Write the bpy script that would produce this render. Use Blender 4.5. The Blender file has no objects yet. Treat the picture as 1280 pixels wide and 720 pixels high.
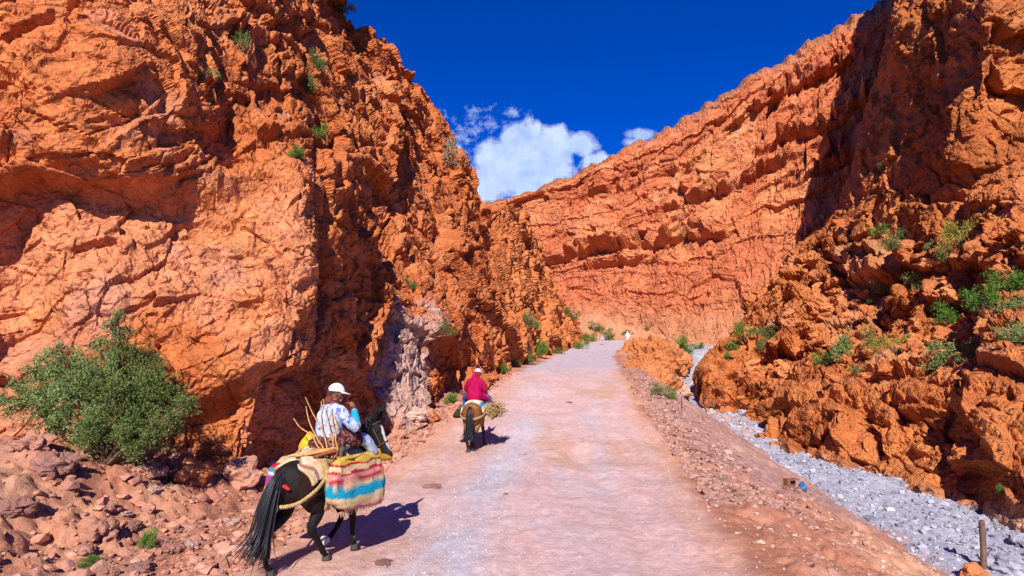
import bpy, bmesh, math, random
import numpy as np
from mathutils import Vector, Matrix
R = math.radians
SC = bpy.context.scene
COL = SC.collection
rng = np.random.default_rng(7)
random.seed(7)

# ------------------------------------------------------------------ camera
FPX, HORIZ, CAMZ = 760.0, 452.0, 2.5          # focal length in px of a 1280 px wide frame
PITCH = math.atan((HORIZ - 360) / FPX)
cd = bpy.data.cameras.new('camera')
cam = bpy.data.objects.new('camera', cd); COL.objects.link(cam)
cd.sensor_width = 36; cd.lens = 36 * FPX / 1280; cd.clip_start = .05; cd.clip_end = 5000
cam.location = (0, 0, CAMZ); cam.rotation_euler = (R(90) + PITCH, 0, 0)
SC.camera = cam
cP, sP = math.cos(PITCH), math.sin(PITCH)
def ray(px, py):
    a, b = (px - 640) / FPX, (360 - py) / FPX
    return np.array([a, cP - b * sP, sP + b * cP])
def at(px, py, Y):
    d = ray(px, py)
    return np.array([0, 0, CAMZ]) + d * (Y / d[1])

# ------------------------------------------------------------------ sun, sky, exposure
SUN_EL, SUN_AZ = 35.0, 4.5                     # degrees; light travels forward and a little to the right
sd = bpy.data.lights.new('sun', 'SUN'); sd.energy = 4.6; sd.angle = R(.5); sd.color = (1, .95, .87)
sun = bpy.data.objects.new('sun', sd); COL.objects.link(sun)
Ld = Vector((math.sin(R(SUN_AZ)) * math.cos(R(SUN_EL)), math.cos(R(SUN_AZ)) * math.cos(R(SUN_EL)), -math.sin(R(SUN_EL))))
sun.rotation_euler = Ld.to_track_quat('-Z', 'Y').to_euler()
sun.location = (0, -20, 60)
SC.view_settings.view_transform = 'Standard'
SC.view_settings.look = 'None'
SC.view_settings.exposure = 0.72
SC.view_settings.gamma = 1
SC.view_settings.use_curve_mapping = False
SC.cycles.max_bounces = 5; SC.cycles.diffuse_bounces = 3

W = bpy.data.worlds.new('World'); SC.world = W; W.use_nodes = True
wn, wl = W.node_tree.nodes, W.node_tree.links
for n in list(wn): wn.remove(n)
def nd(t, **k):
    n = wn.new(t)
    for a, v in k.items(): setattr(n, a, v)
    return n
def wm(op, a, b=None, c=None, clamp=False):
    n = nd('ShaderNodeMath', operation=op, use_clamp=clamp)
    for i, v in enumerate((a, b, c)):
        if v is None: continue
        if isinstance(v, (int, float)): n.inputs[i].default_value = v
        else: wl.new(v, n.inputs[i])
    return n.outputs[0]
sky = nd('ShaderNodeTexSky', sky_type='NISHITA', sun_disc=False)
sky.sun_elevation = R(SUN_EL); sky.sun_rotation = R(180 + SUN_AZ); sky.altitude = 1500; sky.air_density = 1.0; sky.dust_density = .2; sky.ozone_density = 3.0
hsv = nd('ShaderNodeHueSaturation'); hsv.inputs['Saturation'].default_value = 1.5; hsv.inputs['Value'].default_value = .93
wl.new(sky.outputs[0], hsv.inputs['Color'])
tint = nd('ShaderNodeMix', data_type='RGBA', blend_type='MULTIPLY'); tint.inputs[0].default_value = 1
wl.new(hsv.outputs[0], tint.inputs[6]); tint.inputs[7].default_value = (.42, .56, 1.32, 1)
tc = nd('ShaderNodeTexCoord'); sep = nd('ShaderNodeSeparateXYZ'); wl.new(tc.outputs['Generated'], sep.inputs[0])
ysafe = wm('MAXIMUM', sep.outputs[1], .05)
cu, cv = wm('DIVIDE', sep.outputs[0], ysafe), wm('DIVIDE', sep.outputs[2], ysafe)
comb = nd('ShaderNodeCombineXYZ'); wl.new(cu, comb.inputs[0]); wl.new(cv, comb.inputs[1])
def wnoise(scale, detail, off=0., rough=.6):
    n = nd('ShaderNodeTexNoise'); n.inputs['Scale'].default_value = scale; n.inputs['Detail'].default_value = detail; n.inputs['Roughness'].default_value = rough
    m = nd('ShaderNodeVectorMath', operation='ADD'); wl.new(comb.outputs[0], m.inputs[0]); m.inputs[1].default_value = (off, off * .7, off * .3)
    wl.new(m.outputs[0], n.inputs['Vector']); return n.outputs[0]
n_big, n_fine = wnoise(14, 3), wnoise(30, 8, 3.1, .62)
nz = wm('ADD', wm('MULTIPLY', wm('SUBTRACT', n_big, .5), .9), wm('MULTIPLY', wm('SUBTRACT', n_fine, .5), 1.1))
def puffs(blobs):
    f = None
    for px, py, rx, ry, amp in blobs:
        d = ray(px, py); u0, v0 = d[0] / d[1], d[2] / d[1]
        a = wm('DIVIDE', wm('SUBTRACT', cu, u0), rx / FPX); b = wm('DIVIDE', wm('SUBTRACT', cv, v0), ry / FPX)
        r = wm('SQRT', wm('ADD', wm('MULTIPLY', a, a), wm('MULTIPLY', b, b)))
        g = wm('MULTIPLY', wm('SUBTRACT', 1.0, r), amp)
        f = g if f is None else wm('MAXIMUM', f, g)
    return f
main = puffs([(652, 176, 36, 34, 1.2), (690, 186, 44, 34, 1.2), (628, 205, 44, 40, 1.2), (605, 228, 44, 32, 1.1), (665, 215, 60, 40, 1.3), (722, 182, 28, 20, 1.0), (745, 203, 26, 15, .7), (565, 190, 16, 18, .8)])
wisp = puffs([(600, 160, 75, 45, .55), (575, 175, 45, 50, .5), (640, 142, 60, 14, .5)])
small = puffs([(803, 168, 26, 11, 1.0), (792, 178, 22, 8, .7)])
def ramp(x, lo, hi):
    return wm('DIVIDE', wm('SUBTRACT', x, lo), hi - lo, clamp=True)
m1 = ramp(wm('ADD', main, nz), .02, .34)
m2 = wm('MULTIPLY', ramp(wm('ADD', wisp, wm('MULTIPLY', wm('SUBTRACT', wnoise(42, 8, 7.7, .65), .5), 2.4)), .30, .85), .75)
m3 = wm('MULTIPLY', ramp(wm('ADD', small, nz), .05, .5), .8)
mask = wm('MAXIMUM', wm('MAXIMUM', m1, m2), m3)
shade = nd('ShaderNodeMix', data_type='RGBA')           # thinner, bluer cloud where the noise runs low
wl.new(ramp(wm('ADD', n_big, wm('MULTIPLY', n_fine, .8)), .62, 1.1), shade.inputs[0])
shade.inputs[6].default_value = (3.3, 4.8, 8.2, 1); shade.inputs[7].default_value = (6.0, 7.1, 9.2, 1)
mixc = nd('ShaderNodeMix', data_type='RGBA'); wl.new(mask, mixc.inputs[0]); wl.new(tint.outputs[2], mixc.inputs[6]); wl.new(shade.outputs[2], mixc.inputs[7])
bg = nd('ShaderNodeBackground'); bg.inputs[1].default_value = .07; wl.new(mixc.outputs[2], bg.inputs[0])
wo = nd('ShaderNodeOutputWorld'); wl.new(bg.outputs[0], wo.inputs[0])

# ------------------------------------------------------------------ numeric noise
U = np.uint32
def hsh(ix, iy, iz, seed):
    with np.errstate(over='ignore'):
        n = ix.astype(np.int64).astype(U) * U(374761393) + iy.astype(np.int64).astype(U) * U(668265263) + iz.astype(np.int64).astype(U) * U(1440670441) + U(seed * 7919 + 13)
        n = (n ^ (n >> U(13))) * U(1274126177); n = (n ^ (n >> U(15))) * U(2246822519); n ^= n >> U(14)
    return n
def h01(h, k):
    with np.errstate(over='ignore'):
        n = h * U(2654435761) + U(k * 40503 + 977); n = (n ^ (n >> U(15))) * U(2246822519); n ^= n >> U(13)
    return n.astype(np.float64) / 4294967296.0
def vnoise(p, seed):
    f = np.floor(p); t = p - f; t = t * t * (3 - 2 * t)
    r = 0
    for dx in (0, 1):
        for dy in (0, 1):
            for dz in (0, 1):
                w = (t[:, 0] if dx else 1 - t[:, 0]) * (t[:, 1] if dy else 1 - t[:, 1]) * (t[:, 2] if dz else 1 - t[:, 2])
                r = r + w * (hsh(f[:, 0] + dx, f[:, 1] + dy, f[:, 2] + dz, seed) / 4294967296.0)
    return r - .5
def fbm(p, seed, octv=4, gain=.5):
    r, a, q = 0, 1.0, p
    for i in range(octv):
        r = r + a * vnoise(q, seed + i); a *= gain; q = q * 2.03 + 17.1
    return r
def voro(p, seed, jit=.85):
    b = np.floor(p - .5); N = len(p)
    d1 = np.full(N, 9.); d2 = np.full(N, 9.); hid = np.zeros(N, U); vec = np.zeros((N, 3))
    for dx in (0, 1):
        for dy in (0, 1):
            for dz in (0, 1):
                cx, cy, cz = b[:, 0] + dx, b[:, 1] + dy, b[:, 2] + dz
                h = hsh(cx, cy, cz, seed)
                v = np.stack([p[:, 0] - cx - .5 - ((h & U(1023)) / 1023. - .5) * jit, p[:, 1] - cy - .5 - (((h >> U(10)) & U(1023)) / 1023. - .5) * jit, p[:, 2] - cz - .5 - (((h >> U(20)) & U(1023)) / 1023. - .5) * jit], 1)
                d = np.sqrt((v * v).sum(1)); c = d < d1
                d2 = np.where(c, d1, np.minimum(d2, d)); d1 = np.where(c, d, d1); hid = np.where(c, h, hid); vec = np.where(c[:, None], v, vec)
    return d1, d2, hid, vec
def facet(p, seed, tilt=.7, k=55.0, jit=.85):
    """broken-rock height: every cell is a slanted plane with its own offset, joined over a narrow steep step; returns height, cell id, crack distance"""
    b = np.floor(p - .5); N = len(p)
    d1 = np.full(N, 9.); d2 = np.full(N, 9.); hid = np.zeros(N, U); num = np.zeros(N); den = np.zeros(N)
    for dx in (0, 1):
        for dy in (0, 1):
            for dz in (0, 1):
                cx, cy, cz = b[:, 0] + dx, b[:, 1] + dy, b[:, 2] + dz
                h = hsh(cx, cy, cz, seed)
                vx = p[:, 0] - cx - .5 - ((h & U(1023)) / 1023. - .5) * jit; vy = p[:, 1] - cy - .5 - (((h >> U(10)) & U(1023)) / 1023. - .5) * jit; vz = p[:, 2] - cz - .5 - (((h >> U(20)) & U(1023)) / 1023. - .5) * jit
                with np.errstate(over='ignore'):
                    g = (h ^ (h >> U(16))) * U(2246822519); g ^= g >> U(13); o = g * U(3266489917)
                d = np.sqrt(vx * vx + vy * vy + vz * vz)
                hh = o / 4294967296.0 - .5 + 2 * tilt * (vx * ((g & U(1023)) / 1023. - .5) + vy * (((g >> U(10)) & U(1023)) / 1023. - .5) + vz * (((g >> U(20)) & U(1023)) / 1023. - .5))
                w = np.exp(-k * (d - .25)); num += w * hh; den += w
                c = d < d1; d2 = np.where(c, d1, np.minimum(d2, d)); d1 = np.where(c, d, d1); hid = np.where(c, h, hid)
    return num / den, hid, d2 - d1
def sst(a, b, x):
    t = np.clip((x - a) / (b - a), 0, 1); return t * t * (3 - 2 * t)
def rot3(ax, ay, az):
    return np.array(Matrix.Rotation(R(az), 3, 'Z') @ Matrix.Rotation(R(ay), 3, 'Y') @ Matrix.Rotation(R(ax), 3, 'X'))

# ------------------------------------------------------------------ materials
def new_mat(name, rough=.9, spec=.2):
    m = bpy.data.materials.new(name); m.use_nodes = True
    b = m.node_tree.nodes['Principled BSDF']; b.inputs['Roughness'].default_value = rough; b.inputs['Specular IOR Level'].default_value = spec
    return m, m.node_tree.nodes, m.node_tree.links, b
def mat_attr(name, rough=.9, bumps=((6, .02), (30, .006)), vary=.25, vscale=5, spec=.15, chips=()):
    """vertex colour of the material itself, broken up by fine noise, with fine bump"""
    m, n, l, b = new_mat(name, rough, spec)
    a = n.new('ShaderNodeAttribute'); a.attribute_name = 'Col'
    geo = n.new('ShaderNodeTexCoord')
    no = n.new('ShaderNodeTexNoise'); no.inputs['Scale'].default_value = vscale; no.inputs['Detail'].default_value = 8; no.inputs['Roughness'].default_value = .7
    l.new(geo.outputs['Object'], no.inputs['Vector'])
    mr = n.new('ShaderNodeMapRange'); mr.inputs[1].default_value = .25; mr.inputs[2].default_value = .75; mr.inputs[3].default_value = 1 - vary; mr.inputs[4].default_value = 1 + vary
    l.new(no.outputs[0], mr.inputs[0])
    mx = n.new('ShaderNodeVectorMath'); mx.operation = 'SCALE'; l.new(a.outputs['Color'], mx.inputs[0]); l.new(mr.outputs[0], mx.inputs['Scale'])
    l.new(mx.outputs[0], b.inputs['Base Color'])
    prev = None
    for s, d in bumps:
        t = n.new('ShaderNodeTexNoise'); t.inputs['Scale'].default_value = s; t.inputs['Detail'].default_value = 6; t.inputs['Roughness'].default_value = .65
        l.new(geo.outputs['Object'], t.inputs['Vector'])
        bp = n.new('ShaderNodeBump'); bp.inputs['Strength'].default_value = 1; bp.inputs['Distance'].default_value = d
        l.new(t.outputs[0], bp.inputs['Height'])
        if prev: l.new(prev.outputs[0], bp.inputs['Normal'])
        prev = bp
    if chips:
        for s, d in chips:
            t = n.new('ShaderNodeTexVoronoi'); t.feature = 'F1'; t.distance = 'CHEBYCHEV'; t.inputs['Scale'].default_value = s; t.inputs['Randomness'].default_value = 1
            dn = n.new('ShaderNodeVectorMath'); dn.operation = 'MULTIPLY_ADD'; dn.inputs[1].default_value = (.12 * 5 / s,) * 3
            tn = n.new('ShaderNodeTexNoise'); tn.inputs['Scale'].default_value = s * .8; l.new(geo.outputs['Object'], tn.inputs['Vector']); l.new(tn.outputs['Color'], dn.inputs[0]); l.new(geo.outputs['Object'], dn.inputs[2])
            l.new(dn.outputs[0], t.inputs['Vector'])
            bp = n.new('ShaderNodeBump'); bp.inputs['Strength'].default_value = 1; bp.inputs['Distance'].default_value = d
            l.new(t.outputs['Distance'], bp.inputs['Height'])
            if prev: l.new(prev.outputs[0], bp.inputs['Normal'])
            prev = bp
    if prev: l.new(prev.outputs[0], b.inputs['Normal'])
    return m
def mat_solid(name, col, rough=.8, spec=.2, vary=.2, vscale=20, bump=.003, bscale=60):
    m, n, l, b = new_mat(name, rough, spec)
    geo = n.new('ShaderNodeTexCoord')
    no = n.new('ShaderNodeTexNoise'); no.inputs['Scale'].default_value = vscale; no.inputs['Detail'].default_value = 5
    l.new(geo.outputs['Object'], no.inputs['Vector'])
    mr = n.new('ShaderNodeMapRange'); mr.inputs[1].default_value = .3; mr.inputs[2].default_value = .7; mr.inputs[3].default_value = 1 - vary; mr.inputs[4].default_value = 1 + vary
    l.new(no.outputs[0], mr.inputs[0])
    mx = n.new('ShaderNodeVectorMath'); mx.operation = 'SCALE'; mx.inputs[0].default_value = col; l.new(mr.outputs[0], mx.inputs['Scale'])
    l.new(mx.outputs[0], b.inputs['Base Color'])
    if bump:
        t = n.new('ShaderNodeTexNoise'); t.inputs['Scale'].default_value = bscale; l.new(geo.outputs['Object'], t.inputs['Vector'])
        bp = n.new('ShaderNodeBump'); bp.inputs['Distance'].default_value = bump; l.new(t.outputs[0], bp.inputs['Height']); l.new(bp.outputs[0], b.inputs['Normal'])
    return m
def mat_leaf(name, col, col2):
    m, n, l, b = new_mat(name, .6, .25)
    geo = n.new('ShaderNodeNewGeometry'); r = n.new('ShaderNodeMix'); r.data_type = 'RGBA'
    l.new(geo.outputs['Random Per Island'], r.inputs[0]); r.inputs[6].default_value = (*col, 1); r.inputs[7].default_value = (*col2, 1)
    l.new(r.outputs[2], b.inputs['Base Color'])
    return m
M = {}
M['cliff'] = mat_attr('cliff_rock', .92, ((14, .03), (60, .01)), .32, 2.2, chips=((3.2, -.16), (8, -.06)))
M['far'] = mat_attr('far_cliff_rock', .95, ((5, .1),), .3, .7, chips=((1.1, -.25), (2.6, -.16)))
M['earth'] = mat_attr('earth', .95, ((11, .02), (60, .010)), .22, 9, chips=((22, -.006), (50, -.004)))
M['stone'] = mat_attr('stone', .9, ((5, .03), (25, .01)), .25, 6)

# ------------------------------------------------------------------ mesh helpers
def mesh_np(name, V, F, mat, col=None, smooth=True):
    """V (n,3), F (m,3|4) ints -> mesh"""
    me = bpy.data.meshes.new(name); k = F.shape[1]
    me.vertices.add(len(V)); me.vertices.foreach_set('co', np.ascontiguousarray(V, np.float32).ravel())
    me.loops.add(F.size); me.loops.foreach_set('vertex_index', np.ascontiguousarray(F, np.int32).ravel())
    me.polygons.add(len(F)); me.polygons.foreach_set('loop_start', np.arange(0, F.size, k, dtype=np.int32))
    me.polygons.foreach_set('use_smooth', np.full(len(F), smooth))
    me.update(calc_edges=True)
    if col is not None:
        a = me.color_attributes.new('Col', 'FLOAT_COLOR', 'POINT')
        a.data.foreach_set('color', np.concatenate([np.clip(col, 0, 1), np.ones((len(V), 1))], 1).astype(np.float32).ravel())
    if mat: me.materials.append(mat)
    return me
def link(name, me, parent=None):
    o = bpy.data.objects.new(name, me); COL.objects.link(o)
    if parent: o.parent = parent
    return o
def tag(o, label=None, cat=None, group=None, kind=None):
    if label: o['label'] = label
    if cat: o['category'] = cat
    if group: o['group'] = group
    if kind: o['kind'] = kind
    return o
def empty(name, loc=(0, 0, 0), rz=0):
    o = bpy.data.objects.new(name, None); COL.objects.link(o); o.location = loc; o.rotation_euler.z = rz; o.empty_display_size = .2
    return o
def grid_faces(nu, nv):
    i = np.arange((nu - 1) * (nv - 1)); a = (i // (nv - 1)) * nv + i % (nv - 1)
    return np.stack([a, a + nv, a + nv + 1, a + 1], 1)
def catmull(C, ts):
    """C (n,...) control values, ts parameters 0..n-1"""
    n = len(C); i = np.clip(np.floor(ts).astype(int), 0, n - 2); t = (ts - i).reshape(-1, *([1] * (C.ndim - 1)))
    p = np.concatenate([[2 * C[0] - C[1]], C, [2 * C[-1] - C[-2]]])
    a, b, c, d = p[i], p[i + 1], p[i + 2], p[i + 3]
    return .5 * (2 * b + (c - a) * t + (2 * a - 5 * b + 4 * c - d) * t ** 2 + (3 * b - a - 3 * c + d) * t ** 3)
def dens(C, n, axis):
    """parameters that spread n samples evenly over the length seen from the camera"""
    Q = C - np.array([0, 0, CAMZ]); Q = Q / np.maximum(np.linalg.norm(Q, axis=2, keepdims=True), .1)
    d = np.linalg.norm(np.diff(Q, axis=axis), axis=2).mean(1 - axis) + 1e-3
    return np.interp(np.linspace(0, d.sum(), n), np.concatenate([[0], np.cumsum(d)]), np.arange(C.shape[axis]))
RES = .80
def lean(S, N, k):
    t = np.array([0, 0, CAMZ]) - S; t /= np.linalg.norm(t, axis=1, keepdims=True); D = N + t * np.reshape(k, (-1, 1)); return D / np.linalg.norm(D, axis=1, keepdims=True)
def sheet(cols, nu, nv):
    C = np.array([[at(*p) for p in c] for c in cols])
    nu, nv = int(nu * RES), int(nv * RES)
    tu, tv = dens(C, nu, 0), dens(C, nv, 1)
    S = catmull(C, tu)                                    # nu, rows, 3
    S = catmull(np.swapaxes(S, 0, 1), tv).swapaxes(0, 1)   # nu, nv, 3
    du, dv = np.gradient(S, axis=0), np.gradient(S, axis=1)
    N = np.cross(du, dv); N /= np.linalg.norm(N, axis=2, keepdims=True) + 1e-9
    toc = np.array([0, 0, CAMZ]) - S
    if (np.sum(N * toc, 2) > 0).mean() < .5: N = -N
    Ug, Vg = np.meshgrid(tu, tv, indexing='ij')
    return S.reshape(-1, 3), N.reshape(-1, 3), Ug.ravel(), Vg.ravel(), nu, nv

# ------------------------------------------------------------------ ground profile
def prof(pts, k=3.0):
    ys = np.arange(-60, 320, .5); x = np.interp(ys, [p[0] for p in pts], [p[1] for p in pts])
    w = np.exp(-.5 * (np.arange(-12, 13) * .5 / k) ** 2); w /= w.sum()
    x = np.convolve(np.pad(x, 12, 'edge'), w, 'valid')
    return lambda y: np.interp(y, ys, x)
XL = prof([(-60, -4), (7, -3.7), (12, -3.5), (16, -3.4), (22, -2.6), (33, -.9), (76, 6.6), (93, 12.6), (110, 20), (300, 60)], 2)
XR = prof([(-60, 2), (0, 2.2), (7, 2.7), (12.8, 3.7), (16.5, 4.2), (22, 4.8), (33, 6.1), (55, 9.2), (70, 11.8), (95, 18.3), (110, 26), (300, 80)], 2)
ZR = prof([(-60, 0), (14, 0), (17, .05), (33, 1.45), (55, 2.6), (76, 3.9), (95, 5.8), (110, 6.2), (140, 6.6), (300, 8)], 1.5)
XV = prof([(-60, 6), (0, 7.4), (13, 9.2), (21.6, 10.5), (36, 12.4), (52, 13.6), (68, 16.6), (80, 20.5), (100, 30), (300, 90)], 2)
ZV = prof([(-60, -2.2), (0, -2.1), (16, -2), (26, -1.7), (36, -1.3), (44, -1), (52, -.65), (75, 2.2), (95, 5.2), (110, 8), (300, 12)], 2)
def ground(x, y, detail=True):
    """height, masks dict"""
    xl, xr, zr, xv, zv = XL(y), XR(y), ZR(y), XV(y), ZV(y)
    q = np.stack([x, y, 0 * x], 1)
    wob = fbm(q * .45, 5, 4) * .9 + fbm(q * 2.2, 9, 3) * .25
    le, re = xl - x + wob * .8, x - xr + wob * .6
    ve = x - xv + wob * .9
    bank = np.interp(np.maximum(xl - x, 0), [0, 1, 2, 3, 5, 9, 60], [0, .14, .55, 1.1, 1.6, 2.0, 3.])
    bank *= np.interp(y, [0, 12, 15, 20, 40, 60, 300], [1, 1, .5, .35, .5, .9, 1])
    z = zr + bank
    sh = .5 + .02 * y
    t = np.clip((x - xr - sh) / np.maximum(xv - xr - sh, .5), 0, 1)
    emb = zr + (zv - zr) * (t ** 1.15)
    z = np.where(x > xr, np.where(x > xr + sh, emb, zr), z)
    far = sst(97, 108, y) * sst(8, 16, x)
    z = z + far * 4.2
    rm = sst(.25, -.25, le) * sst(.25, -.25, re) * sst(98, 96, y)             # road
    vm = sst(-.3, .5, ve) * sst(100, 85, y)                    # river bed
    if detail:
        z = z + rm * (fbm(q * np.array([[2.2, .12, 1]]), 22, 3) * .07 + fbm(q * .5, 21, 3) * .10 + fbm(q * 3., 24, 3) * .018) + vm * (fbm(q * .7, 27, 3) * .22 + fbm(q * 5, 28, 3) * .05)
        rough = 1 - np.maximum(rm, vm)
        lw = sst(.1, 1.6, xl - x) + .6 * sst(0, .8, x - xr) * sst(1, 6, y)
        f1, _, e1 = facet(q * 1.3 + 3, 31, .6); f2, _, e2 = facet(q * 4.2, 33, .9); f3, _, _ = facet(q * 9.5, 34, 1.)
        amp = rough * np.clip(lw, 0, 1)
        z = z + rough * fbm(q * 1.1, 35, 4) * .14 + amp * (f1 * .16 + f2 * .09 + f3 * .05) * np.interp(y, [0, 40, 100], [1, 1.2, 2.2])
    return z, dict(road=rm, river=vm, le=le, re=re, ve=ve, far=far, q=q)
def gz(x, y):
    return float(ground(np.array([float(x)]), np.array([float(y)]))[0][0])

def build_ground():
    nu, nv = int(950 * RES), int(820 * RES)
    yy = np.concatenate([np.linspace(-14, 4, 40), 4 * (150 / 4) ** np.linspace(0, 1, nv - 60)[1:], np.linspace(155, 300, 21)])
    nv = len(yy)
    s = np.linspace(-1, 1, nu); s = np.sign(s) * np.abs(s) ** 1.1
    X = s[:, None] * np.maximum(14, yy * .95 + 9)[None, :]; Y = np.broadcast_to(yy[None, :], X.shape)
    x, y = X.ravel(), Y.ravel().copy()
    z, m = ground(x, y); q = m['q']
    def c(*v): return np.array(v)[None, :]
    n1, n2, n3 = fbm(q * np.array([[.5, .18, 1]]), 51, 4), fbm(q * np.array([[2.2, .8, 1]]), 55, 4), fbm(q * np.array([[1.8, .22, 1]]), 58, 4)
    def mixc(a, b, t): return a + (b - a) * np.clip(t, 0, 1)[:, None]
    N = len(x)
    road = np.broadcast_to(c(.585, .37, .345), (N, 3))
    road = mixc(road, c(.54, .30, .21), sst(.05, .45, n1 + .5 * n3) * .75)
    road = mixc(road, c(.52, .415, .45), sst(.02, .5, -n1 + .7 * n3) * .7)
    road = mixc(road, c(.63, .42, .39), sst(.1, .4, n2) * .6)
    edge = sst(1.9, .5, x - XL(y) + .9 * n1 + .4 * n2) * sst(40, 24, y); edgeR = sst(.9, .1, XR(y) - x + .6 * n1)
    road = mixc(road, c(.58, .29, .19), np.maximum(edge * .9, edgeR * .7))
    stripe = np.exp(-((x - (-1.05 + (y - 7) * .105 + .25 * n1)) / (.42 + .012 * y)) ** 2) * sst(26, 19, y)
    stripe2 = np.exp(-((x - (1.0 + (y - 7) * .13 + .3 * n1)) / .35) ** 2) * sst(30, 20, y) * .45
    road = mixc(road, c(.50, .44, .49), np.maximum(stripe, stripe2) * (.75 + n2))
    road = mixc(road, c(.46, .37, .42), sst(34, 48, y + 10 * n1) * .9)
    earth = np.broadcast_to(c(.40, .165, .10), (N, 3))
    earth = mixc(earth, c(.56, .285, .165), sst(0, .5, n1 + .6 * n2))
    earth = mixc(earth, c(.42, .205, .15), sst(.05, .5, n2 - .4 * n1) * .8)
    bankR = sst(.2, 1., m['re']) * sst(13, 17, y) * sst(45, 30, y)
    earth = mixc(earth, c(.36, .22, .205), bankR * .6)
    fan = sst(85, 98, y + 6 * n1)
    earth = mixc(earth, c(.44, .22, .115), fan * .8)
    redp = sst(66, 80, y) * sst(0, 1.5, m['le'])
    earth = mixc(earth, c(.50, .17, .085), redp * sst(-.2, .4, n1 + n2) * .8)
    river = mixc(np.broadcast_to(c(.36, .345, .41), (N, 3)), c(.44, .42, .48), sst(0, .4, n2))
    sand = sst(.0, .35, n1 + .45 * sst(1.6, 0, m['ve']) + np.where((y > 32) & (y < 46), .55, -.25) - .1)
    river = mixc(river, c(.50, .33, .29), sand * sst(66, 56, y))
    col = earth * (1 - m['road'] - m['river'])[:, None] + road * m['road'][:, None] + river * m['river'][:, None]
    col = col * (1 + .25 * (fbm(q * 9, 61, 3)))[:, None]
    V = np.stack([x, y, z], 1); F = grid_faces(nu, nv)
    fm_r, fm_v = m['road'][F].mean(1), m['river'][F].mean(1)
    for name, sel in (('road', fm_r > .5), ('riverbed', (fm_v > .5) & (fm_r <= .5)), ('ground', (fm_v <= .5) & (fm_r <= .5))):
        f = F[sel]; u, inv = np.unique(f.ravel(), return_inverse=True)
        tag(link(name, mesh_np(name, V[u], inv.reshape(-1, 4), M['earth'], col[u])), kind='structure')
build_ground()

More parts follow.
